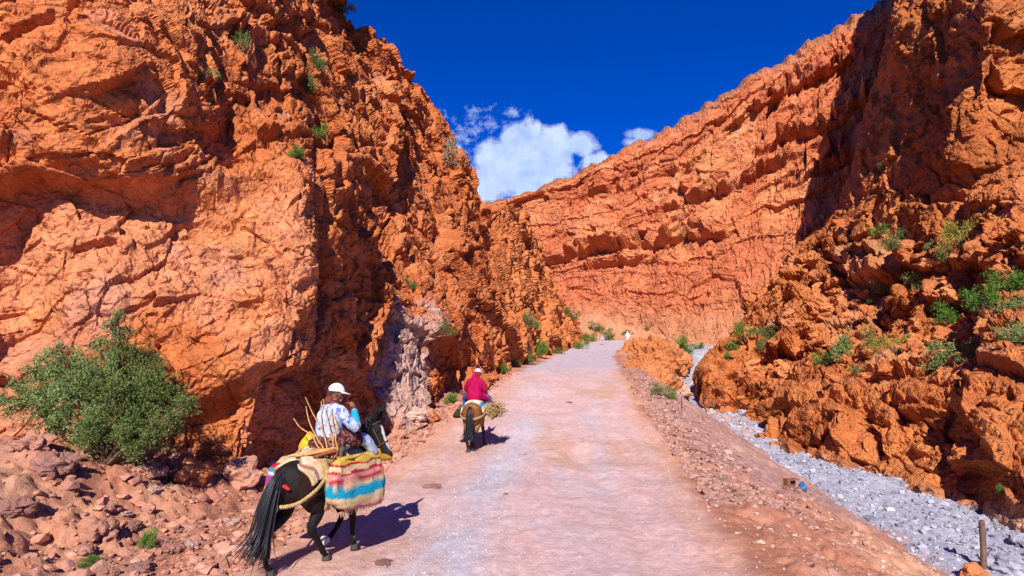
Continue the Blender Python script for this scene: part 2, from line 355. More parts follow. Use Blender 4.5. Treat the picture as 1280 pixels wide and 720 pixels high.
# ------------------------------------------------------------------ cliffs
def cmix(a, b, t): return a + (np.array(b) - a) * np.clip(t, 0, 1)[:, None]
def left_cliff():
    cols = [
        [(-450, 720, 6.5), (-450, 520, 7), (-450, 380, 7.3), (-450, 240, 8), (-450, 100, 9), (-450, -150, 10), (-450, -500, 13)],
        [(-150, 670, 7.8), (-150, 520, 8.2), (-150, 400, 8.6), (-150, 260, 9.2), (-150, 120, 9.8), (-150, -100, 11), (-150, -450, 14)],
        [(20, 640, 8.8), (20, 500, 9.3), (20, 390, 9.9), (20, 250, 10.4), (20, 110, 10.4), (20, -80, 11.6), (20, -400, 15)],
        [(150, 630, 9.4), (150, 500, 9.9), (150, 400, 10.4), (150, 250, 11.4), (150, 110, 11.2), (150, -60, 13), (150, -380, 17)],
        [(270, 625, 10.2), (270, 500, 10.8), (270, 400, 11.2), (270, 265, 12.4), (270, 140, 14.5), (270, -40, 17), (280, -360, 23)],
        [(332, 620, 11), (360, 500, 11.6), (377, 390, 12.2), (381, 235, 13.4), (350, 130, 17), (365, -20, 21), (385, -300, 28)],
        [(380, 600, 13.4), (400, 500, 14.2), (402, 400, 15), (398, 275, 15.8), (402, 130, 20), (396, 0, 25), (430, -200, 34)],
        [(474, 552, 17.4), (467, 480, 18.2), (456, 400, 19), (452, 280, 20.3), (450, 140, 23.5), (442, 36, 28), (475, -120, 38)],
        [(530, 532, 19.6), (520, 460, 20.4), (512, 380, 21.6), (510, 270, 24), (503, 170, 28), (493, 72, 34), (520, -60, 46)],
        [(572, 512, 24), (566, 440, 25), (560, 360, 27), (557, 280, 30.5), (554, 220, 36), (549, 140, 43), (565, 20, 56)],
        [(612, 484, 32), (612, 420, 33), (609, 360, 36), (606, 310, 42.5), (603, 280, 46), (599, 248, 50), (612, 160, 64)],
        [(655, 466, 47), (655, 410, 49), (650, 360, 52), (647, 310, 55.5), (644, 280, 59), (641, 254, 62), (650, 190, 76)],
        [(695, 449, 65), (692, 415, 67.5), (686, 385, 70), (680, 355, 73), (672, 325, 76), (664, 294, 79), (670, 240, 92)],
        [(719, 436, 80), (717, 420, 83), (713, 408, 86), (707, 396, 88), (701, 384, 90), (695, 374, 93), (690, 330, 107)],
        [(735, 427, 92), (733, 421, 95), (731, 417, 98), (729, 413, 101), (726, 409, 104), (722, 405, 108), (715, 390, 120)]]
    for i, kf in ((7, 1.5), (8, 1.7), (9, 1.6), (10, 1.4), (11, 1.2)):
        f0 = cols[i][0][2]; cols[i] = [(px, py, f0 + (dd - f0) * kf) for px, py, dd in cols[i]]
    for i in range(7, 15):
        px, py, dd = cols[i][5]; cols[i][6] = (px - 50, py + 14, dd + 16)
    S, N, u, v, nu, nv = sheet(cols, 1150, 640)
    dist = np.linalg.norm(S, axis=1)
    sc = np.interp(dist, [8, 14, 25, 50, 90], [1, 1, 1.3, 1.7, 2.2])[:, None]
    buttress = sst(6.1, 5.5, u)                                  # the massive lit block
    upper = sst(2.9, 3.5, v + .25 * fbm(S * .25, 71, 2)) * sst(3.2, 4.6, u)
    A = np.clip(buttress - upper, 0, 1); B = 1 - A
    w = S + .55 * np.stack([fbm(S * .45, 73, 3), fbm(S * .45, 76, 3), fbm(S * .45, 79, 3)], 1) * sc
    # massive block: rounded lumps, scalloped hollows, thin slanting cracks
    d1, d2, h, _ = voro((w @ rot3(20, 10, 35)) * np.array([.42, .42, .62]), 81)
    lump = .62 - d1 ** 2 * 1.15 + (h01(h, 1) - .5) * .9
    d1b, d2b, hb, _ = voro((w @ rot3(0, 35, 20)) * 1.15, 83)
    lump2 = .5 - d1b ** 2 + (h01(hb, 1) - .5) * .6
    slab, hs, es = facet((w @ rot3(35, -38, 10)) * np.array([.55, 1.3, 2.6]), 85, .8)
    f3, h3, e3 = facet((w @ rot3(10, -30, 40)) * 3.4, 87, .8)
    g2A, _, e2A = facet((w @ rot3(25, -20, 30)) * np.array([1.0, 1.5, 1.9]), 96, 1.)
    dA = .30 * lump + .16 * lump2 * sst(-.3, .5, fbm(S * .5, 90, 2)) + .17 * slab * sst(-.1, .35, fbm(S * .4, 91, 2) + .06) + .075 * f3 + .15 * fbm(S * 1.7, 93, 5, .55) + .17 * g2A - .07 * sst(.05, 0, e2A)
    # broken wall: nested blocks with their long axis dipping to the right
    wB = w @ rot3(18, 33, -12)
    g0, _, _ = facet((w @ rot3(8, 14, 0)) / sc * np.array([.2, .16, .09]), 99, .9)
    g1, i1, e1 = facet(wB / sc * np.array([.30, .26, .20]), 101, 1.0)
    g2, i2, e2 = facet(wB / sc * np.array([.9, .8, .52]) + 5, 103, 1.0)
    g3, i3, e3b = facet(wB / sc * np.array([2.3, 2.1, 1.35]) + 9, 105, 1.0)
    g4, i4, e4 = facet(w / sc * 5.2, 107, .9)
    dB = sc[:, 0] * (.85 * g1 + .6 * g0 - .2 + .36 * g2 + .15 * g3 + .06 * g4 + .06 * fbm(S * 3 / sc, 109, 3) - .12 * sst(.06, 0, e2) - .2 * sst(.03, 0, e1) - .05 * sst(.09, 0, e3b))
    farw = sst(9.5, 11.5, u)                                       # far stretch: upright fins
    wF = (w @ rot3(0, 14, 0)) / sc
    k1, j1, _ = facet(wF * np.array([.9, .42, .22]), 111, 1.0); k2, j2, _ = facet(wF * np.array([2.2, 1.2, .55]), 113, 1.0)
    dB = dB * (1 - farw) + farw * sc[:, 0] * (.45 * k1 - .12 + .24 * k2 + .11 * g3 + .05 * g4 - .06 * sst(.1, 0, e3b))
    un = fbm(np.stack([S[:, 0], S[:, 1], 0 * u], 1) * .7, 97, 4)
    dA += .75 * sst(3.02, 3.22, v + .25 * un) * sst(4.9, 4.0, u + .4 * un) * sst(5.6, 4.2, v) - .2                    # upper mass overhangs the lower slab
    dA -= 1.0 * np.exp(-(((u - 1.95 + .2 * un) / .42) ** 2 + ((v - 2.2) / 1.1) ** 2))                        # dark hollow at the left
    dA -= .75 * sst(1.15, .85, v + .3 * un - .12 * (u - 3)) * sst(2.6, 3.4, u)                              # undercut foot
    d = dA * A + dB * B
    d *= np.interp(v, [0, .12, 5, 6], [.5, 1, 1, 1]) * np.interp(u, [0, 13, 14], [1, 1, .5])
    P = S + lean(S, N, .7 * B) * d[:, None]
    # colours of the stone
    n1, n2 = fbm(S * .35 / np.sqrt(sc), 121, 4), fbm(S * 1.4 / sc, 125, 4)
    cA = np.broadcast_to(np.array([.60, .185, .064]), S.shape)
    cA = cmix(cA, (.64, .245, .12), sst(3.4, 2.6, v + .5 * n1) * sst(.8, 2.2, u))       # paler lower slab
    cA = cmix(cA, (.52, .145, .038), sst(-.05, .4, n1 + .4 * n2) * .8)
    cA = cmix(cA, (.64, .245, .085), sst(.0, .45, n2 - .3 * n1) * .55)
    cA = cmix(cA, (.50, .24, .18), sst(.12, .4, fbm(S * .8, 131, 3)) * .5)
    cB = np.broadcast_to(np.array([.55, .17, .058]), S.shape)
    cB = cmix(cB, (.44, .125, .04), h01(i2, 7) * .8)
    cB = cmix(cB, (.60, .235, .10), sst(.55, 1., h01(i3, 8)) * .7)
    cB = cmix(cB, (.60, .215, .075), farw * .7)
    pale = np.exp(-(((u - 7.95) / .85) ** 2 + ((v - 1.0) / 1.0) ** 2))
    cB = cmix(cB, (.48, .34, .31), sst(.2, .6, pale + .5 * n2) * .85)
    col = (cA * A[:, None] + cB * B[:, None]) * np.array([.92, .86, .80])
    col *= (1 + .35 * fbm(S * 5 / sc, 133, 3))[:, None]
    o = link('left_cliff', mesh_np('left_cliff', P, grid_faces(nu, nv), M['cliff'], col, False)); tag(o, kind='structure'); return o
def far_cliff():
    cols = [
        [(540, 450, 122), (540, 400, 127), (540, 360, 129), (540, 320, 131), (540, 290, 133), (540, 272, 135), (530, 250, 155)],
        [(620, 442, 113), (620, 390, 118), (620, 350, 121), (620, 310, 124), (615, 275, 127), (610, 252, 129), (605, 235, 150)],
        [(700, 440, 106), (700, 385, 110), (700, 340, 114), (700, 300, 117), (700, 255, 120), (700, 222, 123), (690, 205, 145)],
        [(780, 440, 101), (780, 385, 105), (780, 330, 109), (780, 280, 112), (780, 230, 115), (780, 184, 118), (770, 170, 140)],
        [(860, 448, 96), (860, 390, 100), (860, 330, 104), (860, 265, 107), (860, 205, 110), (860, 146, 113), (850, 130, 135)],
        [(940, 450, 91), (940, 385, 95), (940, 310, 99), (940, 235, 102), (940, 160, 105), (938, 96, 108), (930, 80, 130)],
        [(1020, 450, 87), (1020, 370, 91), (1020, 285, 95), (1020, 200, 98), (1020, 120, 101), (1018, 50, 104), (1008, 35, 126)],
        [(1100, 440, 83), (1100, 350, 87), (1100, 260, 91), (1100, 165, 94), (1100, 75, 97), (1098, 0, 100), (1090, -20, 122)],
        [(1220, 440, 79), (1220, 330, 83), (1220, 220, 87), (1220, 110, 90), (1220, 0, 93), (1216, -90, 96), (1208, -110, 118)],
        [(1380, 440, 75), (1380, 310, 79), (1380, 180, 83), (1380, 50, 86), (1380, -80, 89), (1380, -200, 92), (1370, -220, 114)]]
    for c in cols:
        px, py, dd = c[5]; c[6] = (px - 12, py + 10, dd + 24)
    S, N, u, v, nu, nv = sheet(cols, 720, 520)
    p = np.stack([u * 17, v * 8.5, np.zeros_like(u)], 1)             # metres along the beds, metres across the beds
    wr = np.stack([fbm(p * .16, 201, 3), fbm(p * .16, 204, 3), 0 * u], 1)
    q = p + wr * np.array([5, 1.8, 0])
    # beds of random thickness stepping in and out
    bt = q[:, 1] / 2.1; bi = np.floor(bt + .35 * np.sin(bt * 2.3)); z0 = np.zeros_like(bi)
    bed = h01(hsh(bi, z0, z0, 207), 1) - .5
    bi2 = np.floor(q[:, 1] / .75 + .7); bed2 = h01(hsh(bi2, z0, z0, 209), 1) - .5
    bi3 = np.floor(q[:, 1] / .33 + .2); bed3 = (h01(hsh(bi3, z0, z0, 208), 1) - .5) * sst(-.2, .2, fbm(p * .2, 210, 2))
    g1, i1, e1 = facet(q * np.array([.10, .22, 1]), 211, .7)
    g2, i2, e2 = facet(q * np.array([.42, .45, 1]) + 3, 213, .9)
    g3, i3, e3 = facet(q * np.array([1.25, .95, 1]) + 7, 215, .9)
    g4, _, _ = facet(q * np.array([3.0, 2.4, 1]) + 5, 216, .9)
    jn = sst(.3, .9, v) * sst(3.4, 1.9, v)                              # jointed, columnar lower half
    gj, ij, ej = facet(q * np.array([1.1, .36, 1]) + 11, 217, 1.)
    gate = sst(-.15, .25, fbm(p * np.array([.05, .14, 1]), 219, 3))
    # deep overhung shelves in places
    shelf = np.zeros_like(u)
    for k, (vc, u0, u1, amp) in enumerate([(2.35, 1.6, 4.6, 3.4), (3.1, 3.6, 5.6, 2.4), (3.35, 5.2, 7.6, 3.2), (4.15, 4.7, 6.6, 2.4), (2.75, 5.6, 7.4, 2.2), (1.9, 2.4, 3.6, 1.6), (3.9, 2.2, 4.2, 1.6)]):
        dv = (v - vc + .10 * fbm(p * .12, 221 + k, 3) * 2)
        shelf += amp * sst(u0 - .4, u0 + .4, u) * sst(u1 + .4, u1 - .4, u) * sst(0, .05, dv) * np.exp(-np.maximum(dv, 0) * 3.2) * (.7 + 1.2 * (g2 + .3))
    tal = sst(1.35, .6, v + .12 * fbm(p * .1, 223, 3))                 # talus apron
    d = (1 - tal) * (1.6 * bed * gate + .55 * bed2 + .12 * bed3 + .9 * g1 + .45 * g2 + .3 * g3 + (.12 * g4) * sst(.5, 2, v) + shelf + jn * .3 * gj) + tal * (.4 * g2 + .25 * g3)
    d *= np.interp(v, [0, 4.5, 5, 6], [1, 1, .25, .25])
    P = S + N * d[:, None]
    fz = fbm(np.stack([u * 17, 0 * u, 0 * u], 1) * .45, 225, 4)
    P[:, 2] += sst(4.6, 5, v) * (fz * 1.5 - .9)
    n1, n2 = fbm(p * .12, 231, 4), fbm(p * .5, 235, 3)
    col = np.broadcast_to(np.array([.57, .195, .085]), S.shape)
    col = cmix(col, (.45, .125, .055), h01(hsh(bi, z0, z0, 207), 5) * .7)
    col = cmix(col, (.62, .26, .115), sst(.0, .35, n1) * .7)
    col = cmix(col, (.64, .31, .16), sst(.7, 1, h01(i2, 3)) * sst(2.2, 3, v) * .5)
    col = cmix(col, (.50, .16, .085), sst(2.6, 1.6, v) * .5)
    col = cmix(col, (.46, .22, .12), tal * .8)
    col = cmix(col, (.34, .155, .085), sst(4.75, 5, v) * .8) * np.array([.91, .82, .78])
    col *= (1 + .3 * n2)[:, None]
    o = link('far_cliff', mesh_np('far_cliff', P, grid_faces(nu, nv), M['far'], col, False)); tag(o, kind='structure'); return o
def right_cliff():
    cols = [
        [(900, 540, 64), (900, 500, 66), (905, 470, 70), (920, 445, 76), (960, 400, 84), (1005, 345, 92), (1065, 250, 94), (1112, 80, 96), (1150, -120, 100), (1180, -160, 118)],
        [(878, 528, 45), (873, 490, 51), (877, 462, 56), (906, 428, 62), (948, 378, 68), (988, 322, 72), (1050, 250, 70), (1092, 110, 66), (1118, -5, 62), (1140, -160, 82)],
        [(930, 560, 36), (926, 500, 41), (931, 470, 46), (962, 430, 54), (1000, 370, 59), (1037, 318, 60), (1086, 250, 57.5), (1136, 110, 53), (1166, -20, 50), (1190, -200, 70)],
        [(985, 592, 27.5), (984, 535, 30), (995, 492, 34), (1022, 455, 42), (1062, 390, 48), (1092, 335, 50), (1132, 250, 49), (1188, 110, 44), (1220, -20, 42), (1244, -200, 62)],
        [(1060, 618, 24), (1055, 545, 26), (1060, 487, 29), (1087, 450, 35), (1122, 390, 40), (1152, 325, 43), (1182, 235, 42.5), (1225, 100, 39.5), (1260, -40, 39.5), (1290, -200, 60)],
        [(1140, 640, 20.5), (1135, 560, 22.3), (1135, 487, 25), (1157, 450, 29.5), (1187, 390, 34), (1214, 315, 37.5), (1240, 215, 39), (1280, 80, 40), (1320, -60, 42), (1340, -200, 62)],
        [(1220, 668, 17.8), (1215, 570, 19.3), (1215, 482, 22), (1232, 445, 25.5), (1257, 385, 29.5), (1278, 305, 33), (1310, 195, 36), (1355, 50, 38), (1390, -80, 41), (1400, -220, 60)],
        [(1325, 705, 15), (1312, 590, 16.3), (1310, 488, 19), (1322, 440, 21.8), (1347, 375, 25), (1372, 285, 28), (1412, 165, 31), (1460, 20, 33), (1485, -100, 36), (1500, -240, 55)],
        [(1520, 770, 11.5), (1495, 620, 12.8), (1490, 488, 15.5), (1500, 430, 17.6), (1530, 350, 20), (1560, 250, 24), (1600, 120, 27), (1640, -20, 29), (1660, -150, 32), (1680, -260, 50)],
        [(1850, 860, 8.5), (1820, 660, 9.5), (1800, 490, 11.5), (1810, 420, 13.6), (1840, 330, 16), (1870, 220, 19), (1900, 80, 22), (1940, -60, 24), (1960, -190, 27), (1980, -300, 45)]]
    S, N, u, v, nu, nv = sheet(cols, 760, 720)
    dist = np.linalg.norm(S, axis=1)
    sc = np.interp(dist, [12, 20, 40, 80], [1, 1.15, 1.8, 2.6])[:, None]
    w = S + .5 * np.stack([fbm(S * .5, 303, 3), fbm(S * .5, 306, 3), fbm(S * .5, 309, 3)], 1) * sc
    wB = (w @ rot3(-15, -28, 20)) / sc
    d1, _, h, _ = voro(wB * np.array([.34, .34, .30]), 311); lump = .6 - d1 ** 2 * 1.2 + (h01(h, 1) - .5) * .9
    d2, _, h2, _ = voro(wB * 1.0 + 4, 313); lump2 = .55 - d2 ** 2 * 1.3 + (h01(h2, 1) - .5) * 1.0
    d3, _, h3, _ = voro(w / sc * 2.5 + 9, 315); lump3 = .5 - d3 ** 2 * 1.3 + (h01(h3, 1) - .5) * .9
    gA, _, _ = facet(wB * np.array([.36, .34, .22]) + 6, 316, .9); g2, i2, e2 = facet(wB * np.array([.85, .8, .6]) + 2, 317, 1.); g3, i3, e3 = facet(wB * np.array([2.2, 2.0, 1.5]), 319, 1.); g4, i4, _ = facet(w / sc * 5, 321, .9)
    low = sst(2.4, 1.9, v)                                            # massive bulge over the river bed
    slope = sst(2.1, 2.9, v) * sst(5.9, 5.1, v + .6 * fbm(S * .15, 323, 2))
    tower = 1 - np.maximum(low, slope)
    d = low * (.6 * lump + .8 * gA + .18 * lump2 + .12 * g3 + .07 * lump3 + .05 * g4 + .5 * g2 - .16 * sst(.06, 0, e2) + .1 * g3 - .45) + slope * (.3 * lump + .7 * gA + .22 * lump2 + .07 * lump3 + .16 * g3 + .06 * g4 + .75 * g2 + .1 * g3 - .25 * sst(.07, 0, e2) - .08 * sst(.1, 0, e3)) + tower * (.34 * g2 + .7 * lump * sst(2.2, 3.4, u) + .3 * lump + .15 * g3 + .06 * g4 + .1 * lump3 - .2)
    d = d * sc[:, 0] + .06 * sc[:, 0] * fbm(S * 3 / sc, 325, 3)
    d *= np.interp(u, [0, 1, 1.6, 9], [.6, .5, 1, 1]) * np.interp(v, [0, .3, 1.0], [.3, .5, 1])
    P = S + lean(S, N, .9) * d[:, None]
    n1, n2 = fbm(S * .25 / np.sqrt(sc), 331, 4), fbm(S * 1.5 / sc, 335, 4)
    col = np.broadcast_to(np.array([.48, .16, .055]), S.shape)
    col = cmix(col, (.40, .125, .042), h01(i2, 5) * .7)
    col = cmix(col, (.58, .225, .08), sst(.5, 1, h01(h2, 6)) * .6)
    col = cmix(col, (.54, .21, .07), sst(0, .4, n1) * .5)
    col = cmix(col, (.34, .10, .03), sst(.25, .0, fbm(S * .6 / sc, 341, 4) + .3) * .6)
    gravel = slope * sst(.08, .3, n1 + .3 * n2)
    col = cmix(col, (.46, .235, .145), gravel * .6)
    col = col * np.array([.98, .90, .80])
    base = sst(.75, .2, v + .7 * n1)
    col = cmix(col, (.46, .27, .20), base * .8)
    col *= (1 + .35 * n2)[:, None]
    o = link('right_cliff', mesh_np('right_cliff', P, grid_faces(nu, nv), M['cliff'], col, False)); tag(o, kind='structure'); return o
CL = [left_cliff(), far_cliff(), right_cliff()]
#@@OBJECTS
# ------------------------------------------------------------------ finding the rock behind a spot
bpy.context.view_layer.update()
def on_rock(px, py, sink=0.0):
    """the point of the cliffs, or else of the ground, seen along that direction from where the photographer stood"""
    o, d = Vector((0, 0, CAMZ)), Vector(ray(px, py)).normalized(); best = None
    for c in CL:
        ok, p, n, _ = c.ray_cast(o, d)
        if ok and (best is None or (p - o).length < best[0]): best = ((p - o).length, p, n)
    t = 2.0 * 1.004 ** np.arange(1100); t = t[t < (best[0] if best else 160)]
    if len(t):
        Q = np.array(o)[None] + np.array(d)[None] * t[:, None]; below = np.nonzero(Q[:, 2] < ground(Q[:, 0], Q[:, 1])[0])[0]
        if len(below): return Vector(Q[below[0]]), Vector((0, 0, 1))
    if best is None: return None
    return best[1], best[2]

# ------------------------------------------------------------------ solids
def ico(sub):
    bm = bmesh.new(); bmesh.ops.create_icosphere(bm, subdivisions=sub, radius=1)
    V = np.array([v.co for v in bm.verts]); F = np.array([[v.index for v in f.verts] for f in bm.faces]); bm.free(); return V, F
def stone_shape(sub, seed, rough=.35):
    V, F = ico(sub); r = np.random.default_rng(seed)
    a, _, _ = facet(V * .95 + seed * 3.1, seed, 1.1, 26); b, _, _ = facet(V * 2.4 + seed, seed + 1, 1., 30)
    V = V * (1 + rough * a + rough * .35 * b + .06 * fbm(V * 4 + seed, seed, 3))[:, None]
    V = V * np.array([1, r.uniform(.7, .95), r.uniform(.5, .72)]); return V, F
class MB:
    """collects shapes as numpy lists, links them as one mesh"""
    def __init__(s): s.V, s.F, s.C, s.n = [], [], [], 0
    def add(s, V, F, col=None):
        V = np.asarray(V, float); F = np.asarray(F); s.V.append(V); s.F.append(F + s.n); s.n += len(V)
        if col is not None: s.C.append(np.broadcast_to(np.asarray(col, float), (len(V), 3)))
        return s
    def tube(s, pts, rad, seg=10, flat=1.0, up=(1, 0, 0), col=None, caps=True, sub=4):
        """round-ended tube; flat squeezes the section across the 'up' axis"""
        s.add(*tube(pts, rad, seg, flat, up, caps, sub), col); return s
    def build(s, name, mat, parent=None, smooth=True):
        V = np.concatenate(s.V)
        tri = [f if f.shape[1] == 3 else np.concatenate([f[:, [0, 1, 2]], f[:, [0, 2, 3]]]) for f in s.F] if len({f.shape[1] for f in s.F}) > 1 else s.F
        return link(name, mesh_np(name, V, np.concatenate(tri), mat, np.concatenate(s.C) if s.C else None, smooth), parent)
def tube(pts, rad, seg=10, flat=1.0, up=(1, 0, 0), caps=True, sub=4):
    P = np.array(pts, float); r = np.array(rad if np.ndim(rad) else [rad] * len(P), float); fl = np.array(flat if np.ndim(flat) else [flat] * len(P), float)
    if len(P) > 2 and sub > 1:
        t = np.linspace(0, len(P) - 1, (len(P) - 1) * sub + 1); P, r, fl = catmull(P, t), np.maximum(np.interp(t, range(len(r)), r), 1e-4), np.interp(t, range(len(fl)), fl)
    T = np.gradient(P, axis=0); T /= np.linalg.norm(T, axis=1, keepdims=True) + 1e-12
    if caps:
        k = np.array([.98, .8, .45]); 
        h0 = [(P[0] - T[0] * r[0] * a, r[0] * math.sqrt(max(1 - a * a, .01)), fl[0], T[0]) for a in k[::1]][::-1]
        h0 = sorted(h0, key=lambda q: q[1]); h1 = [(P[-1] + T[-1] * r[-1] * a, r[-1] * math.sqrt(max(1 - a * a, .01)), fl[-1], T[-1]) for a in k[::-1]]
        h1 = sorted(h1, key=lambda q: -q[1])
        P = np.array([q[0] for q in h0] + list(P) + [q[0] for q in h1]); r = np.array([q[1] for q in h0] + list(r) + [q[1] for q in h1]); fl = np.array([q[2] for q in h0] + list(fl) + [q[2] for q in h1]); T = np.array([q[3] for q in h0] + list(T) + [q[3] for q in h1])
    up = np.array(up, float); S = up[None] - T * (T @ up)[:, None]
    bad = np.linalg.norm(S, axis=1) < .15; S[bad] = np.array([.3, .2, 1.0])[None] - T[bad] * (T[bad] @ np.array([.3, .2, 1.0]))[:, None]
    S /= np.linalg.norm(S, axis=1, keepdims=True); N = np.cross(T, S)
    a = np.linspace(0, 2 * np.pi, seg, endpoint=False)
    V = P[:, None] + (S[:, None] * np.cos(a)[None, :, None] * fl[:, None, None] + N[:, None] * np.sin(a)[None, :, None]) * r[:, None, None]
    m = len(P); i, j = np.meshgrid(np.arange(m - 1), np.arange(seg), indexing='ij'); i, j = i.ravel(), j.ravel(); k = (j + 1) % seg
    F = np.stack([i * seg + j, i * seg + k, (i + 1) * seg + k, (i + 1) * seg + j], 1)
    V = np.concatenate([V.reshape(-1, 3), P[:1], P[-1:]]); c0, c1 = m * seg, m * seg + 1; jj = np.arange(seg); kk = (jj + 1) % seg
    F = np.concatenate([F, np.stack([kk, jj, np.full(seg, c0), np.full(seg, c0)], 1), np.stack([(m - 1) * seg + jj, (m - 1) * seg + kk, np.full(seg, c1), np.full(seg, c1)], 1)])
    F3 = np.concatenate([F[:, [0, 1, 2]], F[:-2 * seg][:, [0, 2, 3]]])
    return V, F3
def ball(c, r, sub=3):
    V, F = ico(sub); return V * np.array(r) + np.array(c), F
def fuse(name, mb, mat, parent=None, voxel=.01, smooth=6, col=None):
    """one continuous skin over all the overlapping shapes"""
    o = mb.build(name, None)
    m = o.modifiers.new('r', 'REMESH'); m.mode = 'VOXEL'; m.voxel_size = voxel
    if smooth: k = o.modifiers.new('s', 'SMOOTH'); k.factor = .5; k.iterations = smooth
    bpy.context.view_layer.update(); dg = bpy.context.evaluated_depsgraph_get()
    me = bpy.data.meshes.new_from_object(o.evaluated_get(dg)); old = o.data; o.modifiers.clear(); o.data = me; bpy.data.meshes.remove(old); me.name = name
    me.materials.clear(); me.materials.append(mat); me.polygons.foreach_set('use_smooth', np.ones(len(me.polygons), bool))
    if col is not None:
        V = np.zeros(len(me.vertices) * 3, np.float32); me.vertices.foreach_get('co', V); V = V.reshape(-1, 3).astype(float)
        a = me.color_attributes.new('Col', 'FLOAT_COLOR', 'POINT'); a.data.foreach_set('color', np.concatenate([np.clip(col(V), 0, 1), np.ones((len(V), 1))], 1).astype(np.float32).ravel())
    if parent: o.parent = parent
    return o
def stuff(name, pts, sizes, cols, protos, seed, label=None, sink=.25):
    r = np.random.default_rng(seed); mb = MB(); VV, FF, CC, n = [], [], [], 0
    for i, (p, s) in enumerate(zip(pts, sizes)):
        V, F = protos[r.integers(len(protos))]; a = r.uniform(0, 6.283); b = r.normal(0, .3)
        Rm = np.array(Matrix.Rotation(a, 3, 'Z') @ Matrix.Rotation(b, 3, 'X'))
        W_ = V @ Rm.T * s; W_[:, 2] += s * (.5 - sink); VV.append(W_ + p); FF.append(F + n); n += len(V); CC.append(np.broadcast_to(cols[i], (len(V), 3)))
    return tag(link(name, mesh_np(name, np.concatenate(VV), np.concatenate(FF), M['stone'], np.concatenate(CC), False)), kind='stuff')

# ------------------------------------------------------------------ gravel and rubble nobody could count
P1 = [stone_shape(1, 400 + i, .5) for i in range(8)]
P2 = [stone_shape(2, 420 + i, .5) for i in range(8)]
def scatter(n, fx, fy, seed):
    r = np.random.default_rng(seed); y = fy(r, n); x = fx(r, y); z = ground(x, y)[0]; return np.stack([x, y, z], 1), r
def pal(r, n, a, b, v=.2):
    t = r.random((n, 1)); return (np.array(a) * (1 - t) + np.array(b) * t) * r.uniform(1 - v, 1 + v, (n, 1))
n = 9000; p, r = scatter(n, lambda r, y: XV(y) - .4 + (5 + .03 * y) * r.random(len(y)), lambda r, n: 9 + 55 * r.random(n) ** 1.7, 1)
stuff('river_gravel', p, r.lognormal(-3.35, .5, n).clip(.012, .13) * np.interp(p[:, 1], [10, 60], [1, 2.0]), pal(r, n, (.24, .23, .28), (.41, .39, .44), .3), P1, 2)
n = 9000; p, r = scatter(n, lambda r, y: XL(y) + .5 - r.exponential(1.7, len(y)), lambda r, n: 4.2 + 34 * r.random(n) ** 1.9, 3)
stuff('verge_rubble', p, r.lognormal(-3.45, .6, n).clip(.010, .13), pal(r, n, (.36, .15, .095), (.52, .26, .18), .25), P1, 4)
n = 4200; p, r = scatter(n, lambda r, y: XR(y) + .1 + np.abs(r.normal(0, 1, len(y))) * (.5 + .03 * y), lambda r, n: 11 + 32 * r.random(n) ** 1.3, 5)
stuff('embankment_rubble', p, r.lognormal(-3.25, .5, n).clip(.012, .15), pal(r, n, (.30, .155, .125), (.48, .27, .21), .25), P1, 6)
n = 2600; p, r = scatter(n, lambda r, y: XR(y) + 5.5 * r.random(len(y)) ** .8, lambda r, n: 4.5 + 10 * r.random(n), 7)
stuff('slope_gravel', p, r.lognormal(-4.1, .5, n).clip(.008, .06), pal(r, n, (.42, .24, .17), (.62, .42, .34), .2), P1, 8)
n = 6500; p, r = scatter(n, lambda r, y: np.where(r.random(len(y)) < .55, -1.05 + (y - 7) * .105 + r.normal(0, .42, len(y)), XL(y) + (XR(y) - XL(y)) * r.random(len(y))), lambda r, n: 4.5 + 20 * r.random(n) ** 1.5, 9)
stuff('road_grit', p, r.lognormal(-4.75, .4, n).clip(.004, .022), pal(r, n, (.33, .25, .26), (.46, .38, .39), .2), [ico(1)], 10, sink=.3)

# ------------------------------------------------------------------ single rocks
ROCKS = [stone_shape(4, 500 + i, .55) for i in range(7)]
def rock_mesh(i, col, var=.25):
    V, F = ROCKS[i % 7]; c = np.array(col)[None] * (1 + var * fbm(V * 2.5 + i, 520 + i, 3))[:, None]
    return mesh_np('rock', V, F, M['stone'], c, False)
RM = {k: [rock_mesh(i, c) for i in range(7)] for k, c in dict(pink=(.45, .21, .14), orange=(.55, .19, .07), grey=(.34, .33, .39), umber=(.42, .135, .045), dark=(.32, .155, .12), pale=(.56, .36, .29)).items()}
def rock(kind, i, loc, size, label, group=None, rz=0., tilt=0., cat='rock', name='rock', squash=1.0):
    o = bpy.data.objects.new(name, RM[kind][i % 7]); COL.objects.link(o); o.location = loc; o.scale = (size, size, size * squash); o.rotation_euler = (tilt, tilt * .5, rz)
    return tag(o, label, cat, group)
def rock_px(kind, i, px, py, wpx, label, group=None, cat='rock', name='rock', squash=1.0, sink=.3):
    p, _ = on_rock(px, py); s = wpx / 2 * p.y / FPX
    return rock(kind, i, (p.x, p.y, p.z + s * (.55 - sink) * squash), s, label, group, rz=i * 1.7, tilt=.15 * math.sin(i * 2.3), cat=cat, name=name, squash=squash)
